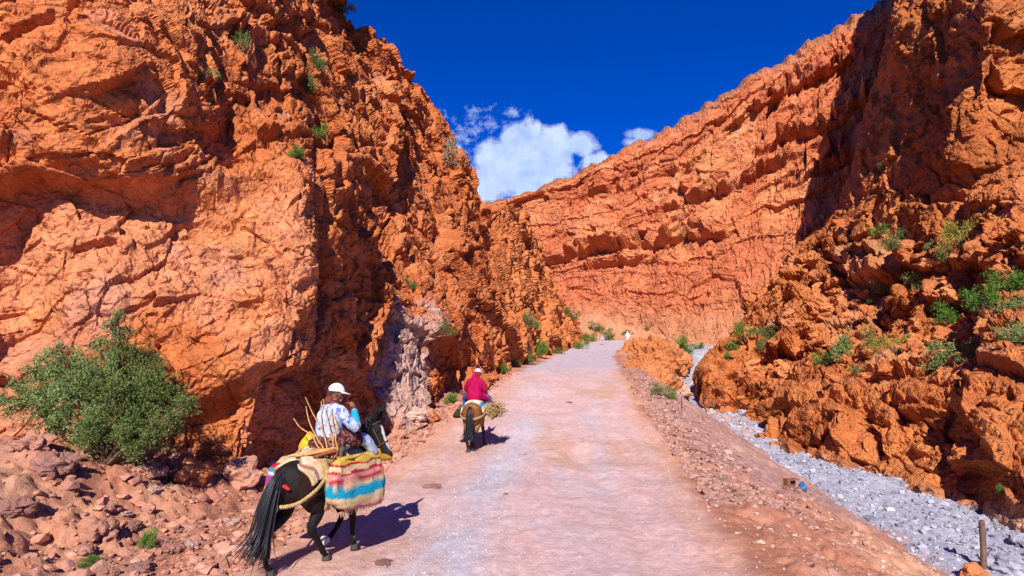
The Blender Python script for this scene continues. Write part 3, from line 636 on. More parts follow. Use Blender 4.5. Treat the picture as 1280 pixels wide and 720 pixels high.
for i, (k, px, py, w, lab) in enumerate([
    ('pink', 121, 672, 44, 'broad pink boulder lying alone on the rubble bank below the big green bush'),
    ('pale', 192, 616, 17, 'small pale round stone under the overhang right of the big bush'),
    ('dark', 66, 590, 46, 'dark pink boulder half buried in the bank under the left end of the big bush'),
    ('pink', 325, 636, 20, 'flat pink stone on the verge just behind the black mule\'s rump'),
    ('pink', 182, 594, 40, 'reddish ledge stone wedged in the bank directly under the big bush'),
    ('pink', 305, 604, 52, 'large pale orange block leaning at the foot of the massive left buttress'),
    ('pale', 292, 655, 16, 'little whitish stone on the verge behind the black mule'),
    ('orange', 240, 600, 44, 'orange block at the cliff foot right of the big bush'),
    ('dark', 22, 640, 40, 'dark red boulder at the left edge of the rubble bank'),
    ('pink', 40, 560, 40, 'rose coloured boulder sitting on the bank left of the big bush'),
    ('pink', 215, 690, 24, 'rounded pink stone on the verge nearest the bottom edge of the photo'),
    ('dark', 175, 712, 26, 'dark stone among rubble below the small green weed'),
    ('pink', 140, 640, 22, 'angular pink stone just above the broad pink boulder'),
    ('pale', 348, 588, 24, 'pale stone at the cliff foot left of the striped saddle blanket'),
    ('pink', 497, 548, 22, 'pink stone on the heap right of the black mule\'s head'),
    ('pale', 520, 522, 26, 'pale stone on top of the rubble heap behind the black mule\'s head')]):
    rock_px(k, i, px, py, w, lab)
r = np.random.default_rng(77)
for i in range(85):
    y = 5.2 + 22 * r.random() ** 1.6; x = float(XL(y)) + .1 - r.exponential(1.1)
    if x < -8 or (y > 15 and x < float(XL(y)) - 2.2): x = float(XL(y)) - .4 * r.random()
    s = float(np.clip(r.lognormal(-2.75, .5), .04, .18))
    rock(('pink', 'pink', 'dark', 'pale')[r.integers(4)], int(r.integers(7)), (x, y, gz(x, y) + s * .2), s, 'loose pinkish stone in the rubble along the foot of the left cliff', 'loose stones along the foot of the left cliff', r.uniform(0, 6), r.normal(0, .3))
for i in range(80):
    y = 12 + 26 * r.random() ** 1.4; x = float(XR(y)) + .5 + abs(r.normal(0, 1.0)); s = float(np.clip(r.lognormal(-2.7, .4), .05, .17))
    rock(('dark', 'dark', 'pink')[r.integers(3)], int(r.integers(7)), (x, y, gz(x, y) + s * .2), s, 'loose dark stone in the rubble strip along the right road edge', 'loose stones along the right road edge', r.uniform(0, 6), r.normal(0, .3))
for i in range(60):
    y = 12 + 40 * r.random() ** 1.2; x = float(XV(y)) + .5 + 3.5 * r.random(); s = float(np.clip(r.lognormal(-2.2, .4), .07, .3))
    rock(('grey', 'grey', 'pale')[r.integers(3)], int(r.integers(7)), (x, y, gz(x, y) + s * .2), s, 'bluish grey cobble lying loose on the dry river gravel', 'cobbles on the dry river gravel', r.uniform(0, 6), r.normal(0, .3))
r = np.random.default_rng(91)
for i in range(150):
    px, py = r.uniform(905, 1280), r.uniform(250, 476)
    if py < 640 - .28 * px or px < 905 + (430 - py) * .6: continue
    hit = on_rock(px, py)
    if hit is None or hit[0].y > 60: continue
    p = hit[0]; w = float(np.clip(r.lognormal(2.75, .4), 8, 40)); s_ = w / 2 * p.y / FPX
    q = p - (p - Vector((0, 0, CAMZ))).normalized() * s_ * .15
    rock(('orange', 'umber', 'umber', 'orange')[r.integers(4)], int(r.integers(7)), q, s_, 'broken orange brown boulder lodged on the steep right hand slope', 'boulders lodged on the right hand slope', r.uniform(0, 6), r.normal(0, .5), 'boulder', 'boulder', r.uniform(.8, 1.3))
# corner by the wooden stake
def at_ground(px, py):
    p, _ = on_rock(px, py); return p
for i, (k, px, py, w, lab) in enumerate([
    ('grey', 1262, 712, 46, 'big blue grey boulder in the bottom right corner beside the wooden stake'),
    ('grey', 1278, 680, 34, 'pale grey boulder behind the blue grey corner boulder'),
    ('orange', 1216, 722, 28, 'orange stone block at the base of the wooden stake'),
    ('grey', 927, 517, 12, 'blue grey rock at the sandy edge below the first river bend rocks'),
    ('orange', 1236, 414, 26, 'bright orange boulder perched on the gravel slope among the right hand bushes')]):
    rock_px(k, i + 3, px, py, w, lab, cat='boulder' if w > 30 else 'rock', name='boulder' if w > 30 else 'rock')
for i, (px, py, w, lab) in enumerate([(481, 704, 26, 'dark flake of broken asphalt on the verge right of the black mule\'s front hooves'), (541, 610, 22, 'dark edge of broken asphalt at the tip of the black mule\'s shadow'), (711, 503, 9, 'dark tar lump in the middle of the road beyond the brown mule'), (657, 568, 7, 'small dark stone on the road right of the brown mule\'s shadow'), (633, 618, 8, 'small flat dark stone on the left wheel track of the road')]):
    rock_px('dark', i + 1, px, py, w, lab, squash=.35, sink=.42)
# outcrop between the road crest and the river bed
def outcrop(name, c, rad, seed, col, label, rz=0.):
    V, F = ico(6); V0 = V * np.array(rad)
    Rz = np.array(Matrix.Rotation(rz, 3, 'Z')); V0 = V0 @ Rz.T + np.array(c); sc = 1.5
    d1, _, h, _ = voro(V0 / sc * .8, seed); g2, i2, e2 = facet(V0 / sc * 1.4, seed + 1, 1.); g3, i3, e3 = facet(V0 / sc * 3.2, seed + 2, 1.)
    d = .8 * (.5 - d1 ** 2) + .5 * g2 + .25 * g3 - .15 * sst(.07, 0, e2)
    N = V / np.array(rad); N /= np.linalg.norm(N, axis=1, keepdims=True)
    cc = np.broadcast_to(np.array(col), V.shape) * (1 + .35 * (h01(i2, 3) - .5) + .3 * fbm(V0 * .9, seed + 4, 3))[:, None]
    cc = cmix(cc, (.50, .33, .27), sst(-.1, -.6, V[:, 2] + .6 * fbm(V0 * .5, seed + 6, 2)) * .7)
    o = link(name, mesh_np(name, V0 + (N @ Rz.T) * d[:, None] * sc * .8, F, M['cliff'], cc, False)); return tag(o, label, 'rock outcrop')
c = at(806, 466, 46); outcrop('rock_outcrop', (c[0], c[1], .75), (1.4, 3.4, 1.45), 551, (.52, .185, .068), 'ochre rock outcrop between the road edge and the dry river, nearest of the three', .15)
c = at(826, 470, 51); outcrop('rock_outcrop', (c[0], c[1], -.2), (1.1, 3.2, 1.7), 561, (.50, .29, .21), 'pinkish grey rock outcrop dropping into the river bed behind the thin rod', .2)
c = at(813, 436, 68); outcrop('rock_outcrop', (c[0], c[1], 2.3), (2.3, 6.0, 2.3), 571, (.52, .18, .065), 'long orange rock outcrop right of the road crest beside the far walker', .3)

# ------------------------------------------------------------------ plants
M['leaf_grey'] = mat_leaf('leaf_grey_green', (.07, .14, .03), (.26, .30, .10))
M['leaf_green'] = mat_leaf('leaf_green', (.045, .13, .015), (.13, .23, .03))
M['leaf_dull'] = mat_leaf('leaf_dull', (.06, .105, .022), (.16, .18, .045))
M['leaf_yellow'] = mat_leaf('leaf_yellow', (.20, .19, .02), (.30, .24, .04))
M['leaf_dry'] = mat_leaf('leaf_dry', (.16, .14, .10), (.26, .22, .15))
M['bark'] = mat_solid('bark', (.17, .11, .07), .9)
def leaf_cloud(n, centers, radii, size, seed, aspect=2.6):
    """many small leaves on sprays that fill the given clumps"""
    r = np.random.default_rng(seed); k = r.choice(len(centers), n, p=np.array(radii) ** 2 / np.sum(np.array(radii) ** 2))
    d = r.normal(size=(n, 3)); d /= np.linalg.norm(d, axis=1, keepdims=True)
    c = np.array(centers)[k]; rr = np.array(radii)[k] * (r.random(n) ** .45) * (1 + .25 * r.normal(size=n))
    # gather into sprays: leaves follow a set of twig directions per clump
    tw = r.normal(size=(len(centers), 26, 3)); tw /= np.linalg.norm(tw, axis=2, keepdims=True); t = tw[k, r.integers(0, 26, n)]
    d = t + .22 * d; d /= np.linalg.norm(d, axis=1, keepdims=True)
    p = c + d * rr[:, None]
    ax = d * .8 + r.normal(size=(n, 3)) * .5 + np.array([0, 0, .35]); ax /= np.linalg.norm(ax, axis=1, keepdims=True)
    sd_ = np.cross(ax, r.normal(size=(n, 3))); sd_ /= np.linalg.norm(sd_, axis=1, keepdims=True) + 1e-9
    L = size * r.uniform(.6, 1.3, n)[:, None]; w = L / aspect
    V = np.stack([p, p + ax * L * .5 + sd_ * w * .5, p + ax * L, p + ax * L * .5 - sd_ * w * .5], 1).reshape(-1, 3)
    return V, np.arange(4 * n).reshape(-1, 4), tw
def shrub_mesh(seed, mat, n=1500, size=.085, clumps=9, stems=True, flat=.75):
    r = np.random.default_rng(seed); C_ = r.normal(size=(clumps, 3)) * np.array([.42, .42, .24]) + np.array([0, 0, .45 * flat]); rad = r.uniform(.22, .42, clumps)
    V, F, _ = leaf_cloud(n, C_, rad, size, seed); V[:, 2] = np.maximum(V[:, 2] * flat, -.06)
    mb = MB(); mb.add(V, F); me = None
    nl = len(F)
    if stems:
        for c in C_: mb.tube([(0, 0, -.12), tuple(c * np.array([.5, .5, .45])), tuple(c * np.array([1, 1, flat]))], [.03, .018, .006], 4, caps=False)
    o = mb.build('shrub', mat); me = o.data; bpy.data.objects.remove(o)
    me.materials.append(M['bark'])
    if stems:
        mi = np.zeros(len(me.polygons), np.int32); mi[2 * nl if len(me.polygons) > nl and me.polygons[0].loop_total == 3 else nl:] = 1; me.polygons.foreach_set('material_index', mi)
    return me
SH = {k: [shrub_mesh(600 + 10 * i + j, M['leaf_' + k], 2600 if k != 'dry' else 700, .095 if k != 'dry' else .12) for j in range(3)] for i, k in enumerate(('grey', 'green', 'dull', 'yellow', 'dry'))}
def shrub(kind, j, px, py, w, h, label, group=None, name='shrub', cat='bush'):
    """w, h: size in photo pixels; py is its foot"""
    hit = on_rock(px, py)
    while hit is None or hit[0].y > 135: px -= 3; py += 2; hit = on_rock(px, py)
    p = hit[0]; s = w / 2 * p.y / FPX / .80 * 1.25; hz = h * p.y / FPX / .78 * 1.2
    o = bpy.data.objects.new(name, SH[kind][j % 3]); COL.objects.link(o); q_ = p - (p - Vector((0, 0, CAMZ))).normalized() * .3 * s; o.location = (q_.x, q_.y, q_.z - .05 * s); o.scale = (s, s, hz); o.rotation_euler.z = j * 1.3 + px
    return tag(o, label, cat, group)
far_row = 'small bushes along the foot of the left cliff by the road'
for j, a in enumerate([
    ('grey', 250, 96, 20, 16, 'dark green tuft high on the left cliff, above the massive orange block'),
    ('green', 395, 172, 20, 14, 'bright green cushion plant on the left cliff, upper of the close pair'),
    ('green', 369, 196, 20, 15, 'bright green cushion plant on the left cliff, lower of the close pair'),
    ('dull', 306, 60, 20, 20, 'grey green bush high on the left cliff under the skyline'),
    ('dull', 398, 86, 20, 18, 'dull bush in a cleft of the left cliff below its top edge'),
    ('dull', 386, 112, 16, 22, 'brownish tuft hanging in the upper left cliff beneath the cleft bush'),
    ('grey', 430, 12, 30, 14, 'dark bush on the very top of the left cliff against the sky'),
    ('dry', 566, 204, 26, 34, 'leafless dry bush standing on the left ridge before the big cloud'),
    ('green', 562, 503, 18, 13, 'round bright green bush on the rubble left of the brown mule'),
    ('dull', 547, 418, 18, 14, 'dull green bush in the left cliff above the rider in red'),
    ('dull', 515, 360, 14, 10, 'small olive tuft on the left cliff, halfway up and above the pale rock'),
    ('green', 676, 442, 17, 20, 'full green bush at the cliff foot, largest beside the left road edge'),
    ('dull', 656, 408, 14, 14, 'olive bush on the left cliff foot, upper one above the full green bush'),
    ('dull', 668, 410, 10, 9, 'tiny olive bush on the left cliff, next to the upper olive bush'),
    ('dull', 656, 451, 22, 14, 'olive bush at the left road edge just in front of the full green bush'),
    ('green', 640, 458, 14, 8, 'low green bush at the left road edge where the cliff foot turns'),
    ('green', 626, 466, 16, 9, 'low green bush at the left road edge, nearest to the rider in red'),
    ('dull', 696, 442, 16, 7, 'flat olive bush on the verge beyond the full green bush'),
    ('green', 734, 426, 18, 9, 'green bush at the left road edge in front of the triangular sign'),
    ('green', 724, 436, 14, 9, 'green bush at the left road edge, second before the triangular sign'),
    ('dull', 745, 412, 16, 9, 'olive bush on the reddish slope above the triangular sign'),
    ('dull', 762, 424, 14, 11, 'olive bush just beyond the triangular sign'),
    ('dull', 716, 400, 14, 9, 'olive bush on the reddish slope, upper left of the sign'),
    ('dull', 708, 391, 12, 7, 'small olive bush highest on the reddish slope'),
    ('green', 850, 444, 32, 20, 'bright green thicket beyond the river head, largest in the middle distance'),
    ('green', 872, 436, 12, 7, 'small green bush right of the bright thicket'),
    ('dull', 838, 500, 14, 16, 'dark olive bush in the cleft of the ochre outcrop'),
    ('dull', 820, 494, 16, 12, 'dark olive bush on the road side of the ochre outcrop'),
    ('dull', 793, 442, 7, 8, 'dark bush at the road edge below the far walker'),
    ('dull', 809, 412, 6, 5, 'tiny dark bush on the brown fan slope, right one'),
    ('dull', 787, 418, 9, 5, 'tiny dark bush on the brown fan slope, left one'),
    ('green', 932, 424, 22, 17, 'green bush up the right slope between the thicket and the dark tower'),
    ('green', 917, 436, 18, 11, 'green bush below the slope bush near the river bend'),
    ('green', 910, 448, 11, 8, 'little green bush lowest by the river bend'),
    ('dull', 957, 422, 24, 14, 'dull bush right of the slope bush by the river bend'),
    ('dull', 955, 436, 18, 13, 'dark green bush beneath the dull river bend bush'),
    ('grey', 1052, 448, 30, 34, 'large dark green bush on the ledge over the river cliff'),
    ('green', 1026, 456, 18, 15, 'bright green bush left of the large ledge bush'),
    ('dull', 1090, 438, 20, 26, 'olive bush right of the large ledge bush'),
    ('dull', 1072, 470, 24, 12, 'low grey bush on the ledge edge below the large ledge bush'),
    ('yellow', 1121, 446, 24, 28, 'yellow green bush on the ledge beside the olive bush'),
    ('grey', 1170, 458, 36, 26, 'round grey green bush above the overhanging river cliff'),
    ('dull', 1208, 450, 22, 18, 'faded bush on gravel right of the round grey green bush'),
    ('grey', 1105, 364, 28, 20, 'dark bush on the right slope, left one of the middle pair'),
    ('grey', 1142, 360, 20, 16, 'dark bush on the right slope, right one of the middle pair'),
    ('green', 1186, 402, 32, 20, 'green bush at the foot of the tilted slabs on the right slope'),
    ('yellow', 1210, 304, 34, 32, 'yellow green bush high on the right slope'),
    ('grey', 1184, 324, 24, 16, 'dark bush below the yellow bush on the right slope'),
    ('grey', 1162, 310, 14, 13, 'small dark bush left of the yellow bush on the right slope'),
    ('green', 1098, 294, 18, 11, 'small green tuft on the right slope under the dark tower'),
    ('dull', 1116, 310, 18, 20, 'brown green tuft beside the small green tuft under the tower'),
    ('green', 1132, 296, 10, 10, 'tiny green plant on the right slope between two tufts'),
    ('green', 1226, 386, 32, 26, 'green bush in the right hand bush group, lowest left of it'),
    ('green', 1262, 362, 40, 28, 'broad green bush in the right hand bush group, topmost'),
    ('grey', 1262, 386, 34, 20, 'dark green bush in the right hand bush group, under the broad one'),
    ('grey', 1272, 424, 40, 22, 'dark green bush at the right photo edge above the river cliff'),
    ('dull', 1106, 212, 12, 8, 'faint tuft on the dark tower of the right cliff'),
    ('green', 1086, 380, 10, 9, 'little bush on the right slope under the middle pair'),
    ('green', 1255, 618, 12, 10, 'small green plant at the foot of the near right rock'),
    ('green', 183, 682, 20, 20, 'bright green weed sprouting in the rubble below the big bush'),
    ('green', 112, 706, 22, 10, 'low green weed at the bottom of the rubble bank')]):
    shrub(a[0], j, *a[1:])
# the large bush on the bank
def big_bush():
    b, _ = on_rock(135, 572); D = b.y - .1; root = empty('bush', (b.x, D, b.z))
    px = lambda x, y, dy=0.: (np.array(at(x, y, D + dy)) - np.array([b.x, D, b.z])) 
    blobs = [(30, 500, 34, 0), (70, 480, 42, .1), (60, 525, 34, -.2), (105, 500, 46, -.15), (100, 460, 34, .25), (150, 470, 46, .1), (150, 525, 44, -.3), (185, 500, 46, -.1), (195, 545, 40, -.35), (222, 505, 34, 0), (160, 430, 26, .2), (152, 405, 15, .2), (215, 475, 30, .2), (125, 545, 30, -.3), (12, 522, 22, 0), (235, 535, 20, -.1), (185, 445, 24, .3), (48, 465, 22, .2), (180, 552, 20, -.4)]
    rb = random.Random(5)
    for k in range(34):
        x, y, r_, dy = blobs[rb.randrange(19)]; a = rb.uniform(0, 6.28); blobs.append((x + r_ * 1.05 * math.cos(a), y + r_ * .95 * math.sin(a) * (1 if math.sin(a) < 0 else .6), rb.uniform(7, 14), dy + rb.uniform(-.2, .2)))
    blobs = [(x, y, r_ * (.82 if i < 19 else 1), dy) for i, (x, y, r_, dy) in enumerate(blobs)]
    blobs = [(114 + (x - 122) * .9, 482 + (y - 482) * .94, r_ * .9, dy) for x, y, r_, dy in blobs]
    ctr = [px(x, y, dy) for x, y, _, dy in blobs]; rad = [r_ * D / FPX for _, _, r_, _ in blobs]
    V, F, tw = leaf_cloud(64000, ctr, rad, .043, 701, 2.8); cx = V.reshape(-1, 4, 3)[:, 0]; pick = (cx[:, 0] + .35 * fbm(cx * 2.5, 703, 2) > -.05)
    for sel, mt in ((~pick, 'leaf_grey'), (pick, 'leaf_dull')): link('foliage', mesh_np('foliage', V.reshape(-1, 4, 3)[sel].reshape(-1, 3), np.arange(4 * sel.sum()).reshape(-1, 4), M[mt], None, False), root)
    mb = MB()
    for i, (c, ra) in enumerate(zip(ctr, rad)):
        mid = np.array(c) * .5 + np.array([.05 * math.sin(i), .05, .02])
        mb.tube([(0, 0, -.15), tuple(mid), tuple(c)], [.035, .022, .01], 6)
        for t in tw[i][:10]: mb.tube([tuple(c), tuple(np.array(c) + t * ra * .85)], [.007, .003], 4, caps=False)
    mb.build('branches', M['bark'], root)
    return tag(root, 'large spreading grey green bush on the rubble bank at the foot of the left cliff', 'bush')
big_bush()

# ------------------------------------------------------------------ mules
M['coat'] = mat_attr('coat', .68, ((30, .006), (160, .003)), .3, 14, .18)
M['hair'] = mat_solid('black_hair', (.012, .012, .016), .45, .4, .4, 60, 0)
M['hoof'] = mat_solid('hoof', (.05, .04, .035), .6); M['hoof_white'] = mat_solid('pale_hoof', (.55, .52, .50), .7)
M['leather'] = mat_solid('leather', (.10, .05, .03), .6); M['rope'] = mat_solid('rope', (.40, .26, .11), .9, vary=.45, vscale=35, bump=.008, bscale=70)
M['cloth'] = mat_attr('cloth', .95, ((60, .010), (200, .004)), .32, 45, .06)
M['wood'] = mat_solid('stick_wood', (.50, .27, .09), .8, vary=.3, vscale=30)
def hoof_mb(c, d=(0, 0, -1), s=1.0):
    mb = MB(); c, d = np.array(c), np.array(d, float); d /= np.linalg.norm(d)
    V, F = tube([c - d * .075 * s, c - d * .02 * s, c], [.042 * s, .056 * s, .06 * s], 14, caps=False, up=(1, 0, 0), sub=1); return mb.add(V, F)
def make_mule(name, label, legs, coat, head_turn=(0., 0.), tail=None, red_bit=False, white_hoof=None, face=True):
    """local frame: +y ahead, x right, z up; legs = four joint chains ending at the hoof"""
    root = empty(name); tag(root, label, 'mule')
    b = MB()
    st = [(-.66, 1.03, .10, .13), (-.58, 1.03, .20, .23), (-.42, 1.02, .265, .265), (-.2, .99, .265, .265), (.05, .95, .285, .285), (.28, .96, .27, .29), (.46, .99, .225, .285), (.6, 1.0, .17, .23), (.7, 1.0, .11, .15)]
    b.add(*tube([(0, y, z) for y, z, _, _ in st], [h for *_, h in st], 20, [w / h for _, _, w, h in st]))
    hx, hz = head_turn; poll = np.array([.05 * (hx > 0), .96, 1.60])
    b.tube([(0, .48, 1.06), (0, .66, 1.22), tuple(poll * np.array([.5, .86, .9])), tuple(poll)], [.21, .175, .13, .098], 16, [.62, .58, .6, .75])
    f = np.array([math.sin(hx) * math.cos(hz), math.cos(hx) * math.cos(hz), math.sin(hz)]); sx = np.array([math.cos(hx), -math.sin(hx), 0]); upv = np.cross(sx, f)
    hp = [poll - f * .02, poll + f * .12 - upv * .015, poll + f * .27 - upv * .03, poll + f * .40 - upv * .035, poll + f * .50 - upv * .03]
    b.tube([tuple(p) for p in hp], [.098, .115, .088, .068, .06], 14, [.82, .78, .74, .86, .95], up=tuple(sx))
    for s in (-1, 1):
        e0 = poll + sx * s * .055 + upv * .06; ud = upv * .45 + np.array([0, 0, .85]); ud /= np.linalg.norm(ud); e1 = e0 + ud * .15 + sx * s * .04; e2 = e1 + ud * .11 + sx * s * .012
        b.tube([tuple(e0), tuple((e0 + e1) / 2 + f * .0), tuple(e1), tuple(e2)], [.035, .047, .038, .012], 10, [.9, .9, .9, .9], up=tuple(f))
        b.add(*ball(poll + f * .14 + sx * s * .075 + upv * .035, (.022,) * 3, 2))
    R_h = [.20, .155, .095, .058, .036, .040, .031, .045]; R_f = [.15, .115, .075, .050, .033, .038, .030, .044]
    for k, ch in legs.items():
        b.tube(ch, R_h if 'hind' in k else R_f, 14, [.62, .66, .75, .85, .95, 1, 1, 1])
    b.tube([(-.0, -.60, 1.2), (0, -.68, 1.12)], [.06, .05], 10)
    ends = [np.array(ch[-1]) for ch in legs.values()]
    body = fuse('body', b, M['coat'], root, .011, 5, lambda V: coat(V, f, poll, upv, ends))
    for k, ch in legs.items():
        c = np.array(ch[-1]); d = c - np.array(ch[-2]); lifted = c[2] > .09
        e = c + (d / np.linalg.norm(d) * .055 if lifted else np.array([0, .012, 0]))
        if not lifted: e[2] = 0.004
        hoof_mb(e, d if lifted else (0, .25, -1)).build('hoof', M['hoof_white'] if k == white_hoof else M['hoof'], root)
        if k == white_hoof:
            dd = d / np.linalg.norm(d); V, F = ball((0, 0, 0), (.054, .054, .008), 2); q = Vector((0, 0, 1)).rotation_difference(Vector(dd)).to_matrix(); MB().add(V @ np.array(q).T + e, F).build('hoof_sole', M['hoof_white'], root)
    # mane and tail
    m = MB(); r = np.random.default_rng(3)
    for i in range(140):
        t = r.random(); p = np.array([0, .5, 1.27]) * (1 - t) + (poll + upv * .08 - f * .06) * t + np.array([r.normal(0, .012), 0, .03]); m.tube([tuple(p), tuple(p + np.array([r.normal(0, .02), -.02, .05])), tuple(p + np.array([r.normal(0, .05) + .02, -.03, .03]))], [.008, .007, .002], 5, caps=False)
    m.build('mane', M['hair'], root)
    t_ = MB(); tl = np.array(tail)
    for i in range(150):
        o = r.normal(0, 1, 3) * np.array([.03, .03, .01]); w = r.random(); n_ = len(tl)
        pts = [tuple(tl[j] + o * (1.0 if j < n_ - 1 else 2.0) * (.5 + 1.1 * min(j, 3) / 3) + np.array([0, 0, (.28 * w if j == n_ - 1 else 0)])) for j in range(n_)]
        t_.tube(pts, [.012] + [.009] * (n_ - 2) + [.002], 5, caps=False)
    t_.tube([tuple(p) for p in tl[:-1]], [.045] + [.05] * (n_ - 3) + [.03], 10)
    t_.build('tail', M['hair'], root)
    ey = MB()
    for s in (-1, 1): ey.add(*ball(poll + f * .145 + sx * s * .083 + upv * .035, (.017,) * 3, 2))
    ey.build('eyes', M['hair'], root)
    # halter
    h = MB()
    def ring(c, rw, rh):
        a = np.linspace(0, 2 * np.pi, 17); h.tube([tuple(c + sx * rw * math.cos(x) + upv * rh * math.sin(x)) for x in a], .009, 5, sub=1, caps=False)
    ring(poll + f * .33 - upv * .03, .068, .09); ring(poll + f * .04 - upv * .01, .092, .118)
    for s in (-1, 1): h.tube([tuple(poll + f * .33 + sx * s * .068 - upv * .03), tuple(poll + f * .05 + sx * s * .092)], .009, 5)
    h.build('halter', M['leather'], root)
    return root
def coat_black(V, f, poll, up, ends):
    c = np.broadcast_to(np.array([.008, .007, .007]), V.shape)
    fl = np.exp(-(((V[:, 1] + .38) / .22) ** 2 + ((V[:, 2] - .93) / .22) ** 2)); c = cmix(c, (.040, .011, .008), fl * .8)
    n_ = fbm(V * 9, 801, 3)
    rel = V - poll; al = rel @ f; u_ = rel @ up; sxv = np.cross(f, up); la = np.abs(rel @ sxv)
    c = cmix(c, (.62, .58, .52), sst(.040, .024, la + .02 * n_) * sst(.08, .14, al) * sst(.50, .42, al) * sst(.01, .04, u_))
    for e in ends[:4]:
        d = np.linalg.norm(V - e - np.array([0, -.02, .13]), axis=1); c = cmix(c, (.45, .36, .32), sst(.055, .035, d + .02 * n_) * (n_ > -.1) * (e[2] < .2))
    return c
def coat_bay(V, f, poll, up, ends):
    c = np.broadcast_to(np.array([.20, .066, .018]), V.shape); n_ = fbm(V * 5, 811, 3)
    c = cmix(c, (.26, .10, .03), sst(.0, .3, n_)); c = cmix(c, (.32, .16, .07), sst(.85, .7, V[:, 2]) * sst(.5, .62, V[:, 2]) * .6)
    c = cmix(c, (.018, .014, .013), sst(.66, .46, V[:, 2] + .06 * n_)); return c
#            hip/shoulder ... hoof
LEG1 = {'hind_left': [(-.14, -.44, .98), (-.155, -.40, .80), (-.15, -.44, .64), (-.14, -.70, .47), (-.125, -.70, .30), (-.11, -.71, .14), (-.105, -.68, .09), (-.10, -.66, .05)],
        'hind_right': [(.14, -.40, .98), (.16, -.26, .78), (.155, -.20, .64), (.14, -.28, .46), (.12, -.14, .29), (.10, -.03, .14), (.095, .02, .09), (.09, .05, .05)],
        'fore_left': [(-.12, .42, .90), (-.13, .46, .76), (-.125, .47, .62), (-.12, .56, .42), (-.115, .47, .28), (-.11, .36, .20), (-.11, .31, .17), (-.11, .27, .17)],
        'fore_right': [(.12, .42, .90), (.13, .43, .76), (.125, .46, .62), (.12, .50, .41), (.115, .51, .27), (.11, .52, .13), (.11, .545, .085), (.11, .56, .05)]}
LEG2 = {'hind_left': [(-.14, -.44, .98), (-.155, -.40, .80), (-.15, -.44, .64), (-.13, -.66, .47), (-.10, -.64, .30), (-.07, -.62, .14), (-.065, -.60, .09), (-.065, -.58, .05)],
        'hind_right': [(.14, -.42, .98), (.15, -.34, .80), (.14, -.36, .64), (.11, -.52, .47), (.07, -.46, .30), (.04, -.41, .14), (.035, -.38, .09), (.035, -.36, .05)],
        'fore_left': [(-.12, .42, .90), (-.13, .42, .76), (-.125, .45, .62), (-.12, .44, .41), (-.12, .36, .27), (-.12, .30, .13), (-.12, .31, .085), (-.12, .32, .05)],
        'fore_right': [(.12, .42, .90), (.13, .44, .76), (.125, .48, .62), (.14, .58, .41), (.145, .62, .27), (.15, .66, .13), (.15, .685, .085), (.15, .70, .05)]}
X1 = (-2.42, 7.92); H1 = R(-25)
X2 = (-1.02, 17.0); H2 = R(-7)
Z1, Z2 = float(gz(*X1)), float(gz(*X2))
def put(o, which):
    x, h, z = (X1, H1, Z1) if which == 1 else (X2, H2, Z2); o.location = (x[0], x[1], z); o.rotation_euler.z = h; return o
TAIL1 = [(0, -.64, 1.17), (-.01, -.73, 1.06), (-.03, -.80, .80), (-.07, -.84, .50), (-.13, -.90, .16)]
TAIL2 = [(0, -.64, 1.17), (0, -.73, 1.06), (.0, -.76, .80), (.0, -.76, .50), (.02, -.72, .24)]
put(make_mule('mule', 'black mule walking at the left road edge under striped saddlebags', LEG1, coat_black, (R(78), R(-56)), TAIL1, white_hoof='fore_left'), 1)
put(make_mule('mule', 'brown mule with black legs walking ahead up the road', LEG2, coat_bay, (R(10), R(-35)), TAIL2), 2)

# ------------------------------------------------------------------ packs
def stripes(z, bands):
    """bands: list of (upper z, colour) from the bottom up"""
    c = np.zeros((len(z), 3))
    for lo, hi, k in bands: c[(z >= lo) & (z < hi)] = k
    return c
CR, RED, TQ, YEL, PUR, BEI, PINK = (.54, .39, .21), (.36, .012, .03), (.012, .24, .36), (.56, .36, .06), (.20, .05, .26), (.50, .34, .18), (.52, .21, .17)
def pouch(name, parent, side, c, half, bands, seed, rough=.02):
    V, F = ico(5); e = .62
    V = np.sign(V) * np.abs(V) ** e; 
    V = V * np.array(half); t = V[:, 2] / half[2]
    V[:, 0] *= 1 - .28 * t; V[:, 0] -= .05 * t * 1.0; V[:, 1] *= 1 + .06 * (1 - t)
    q = V / .16 + seed
    V = V + (fbm(q * .55, seed, 3) * .05)[:, None] * np.sign(V) + fbm(q * 1.4, seed + 3, 2)[:, None] * rough * np.array([1, .5, .8])
    sag = .04 * np.cos(V[:, 1] / half[1] * 1.4) ; zb = (V[:, 2] + sag * .6 + .012 * np.sin(V[:, 1] * 17)) / half[2]
    col = stripes(np.clip(zb, -.999, .999), bands) * (1 + .22 * fbm(V * 22, seed + 5, 3))[:, None]
    V[:, 0] *= side; F = F if side > 0 else F[:, ::-1]
    me = mesh_np(name, V + np.array(c), F, M['cloth'], col); return link(name, me, parent)
B1 = [(-1, -.74, PINK), (-.74, -.52, BEI), (-.52, -.40, CR), (-.40, -.02, TQ), (-.02, .14, CR), (.14, .24, RED), (.24, .42, PINK), (.42, .52, RED), (.52, .70, CR), (.70, .78, RED), (.78, 1, YEL)]
B1L = [(-1, -.5, CR), (-.5, -.3, YEL), (-.3, -.05, (.45, .06, .20)), (-.05, .2, PUR), (.2, .35, (.60, .55, .50)), (.35, .5, TQ), (.5, .7, RED), (.7, 1, BEI)]
sb = empty('saddlebag'); tag(sb, 'pair of woven saddlebags with red, cream and turquoise stripes slung over the black mule', 'saddlebag'); put(sb, 1)
pouch('pouch', sb, 1, (.41, .20, .965), (.115, .47, .33), B1, 831, .045); pouch('pouch', sb, -1, (-.43, .08, 1.0), (.12, .46, .30), B1L, 841, .04)
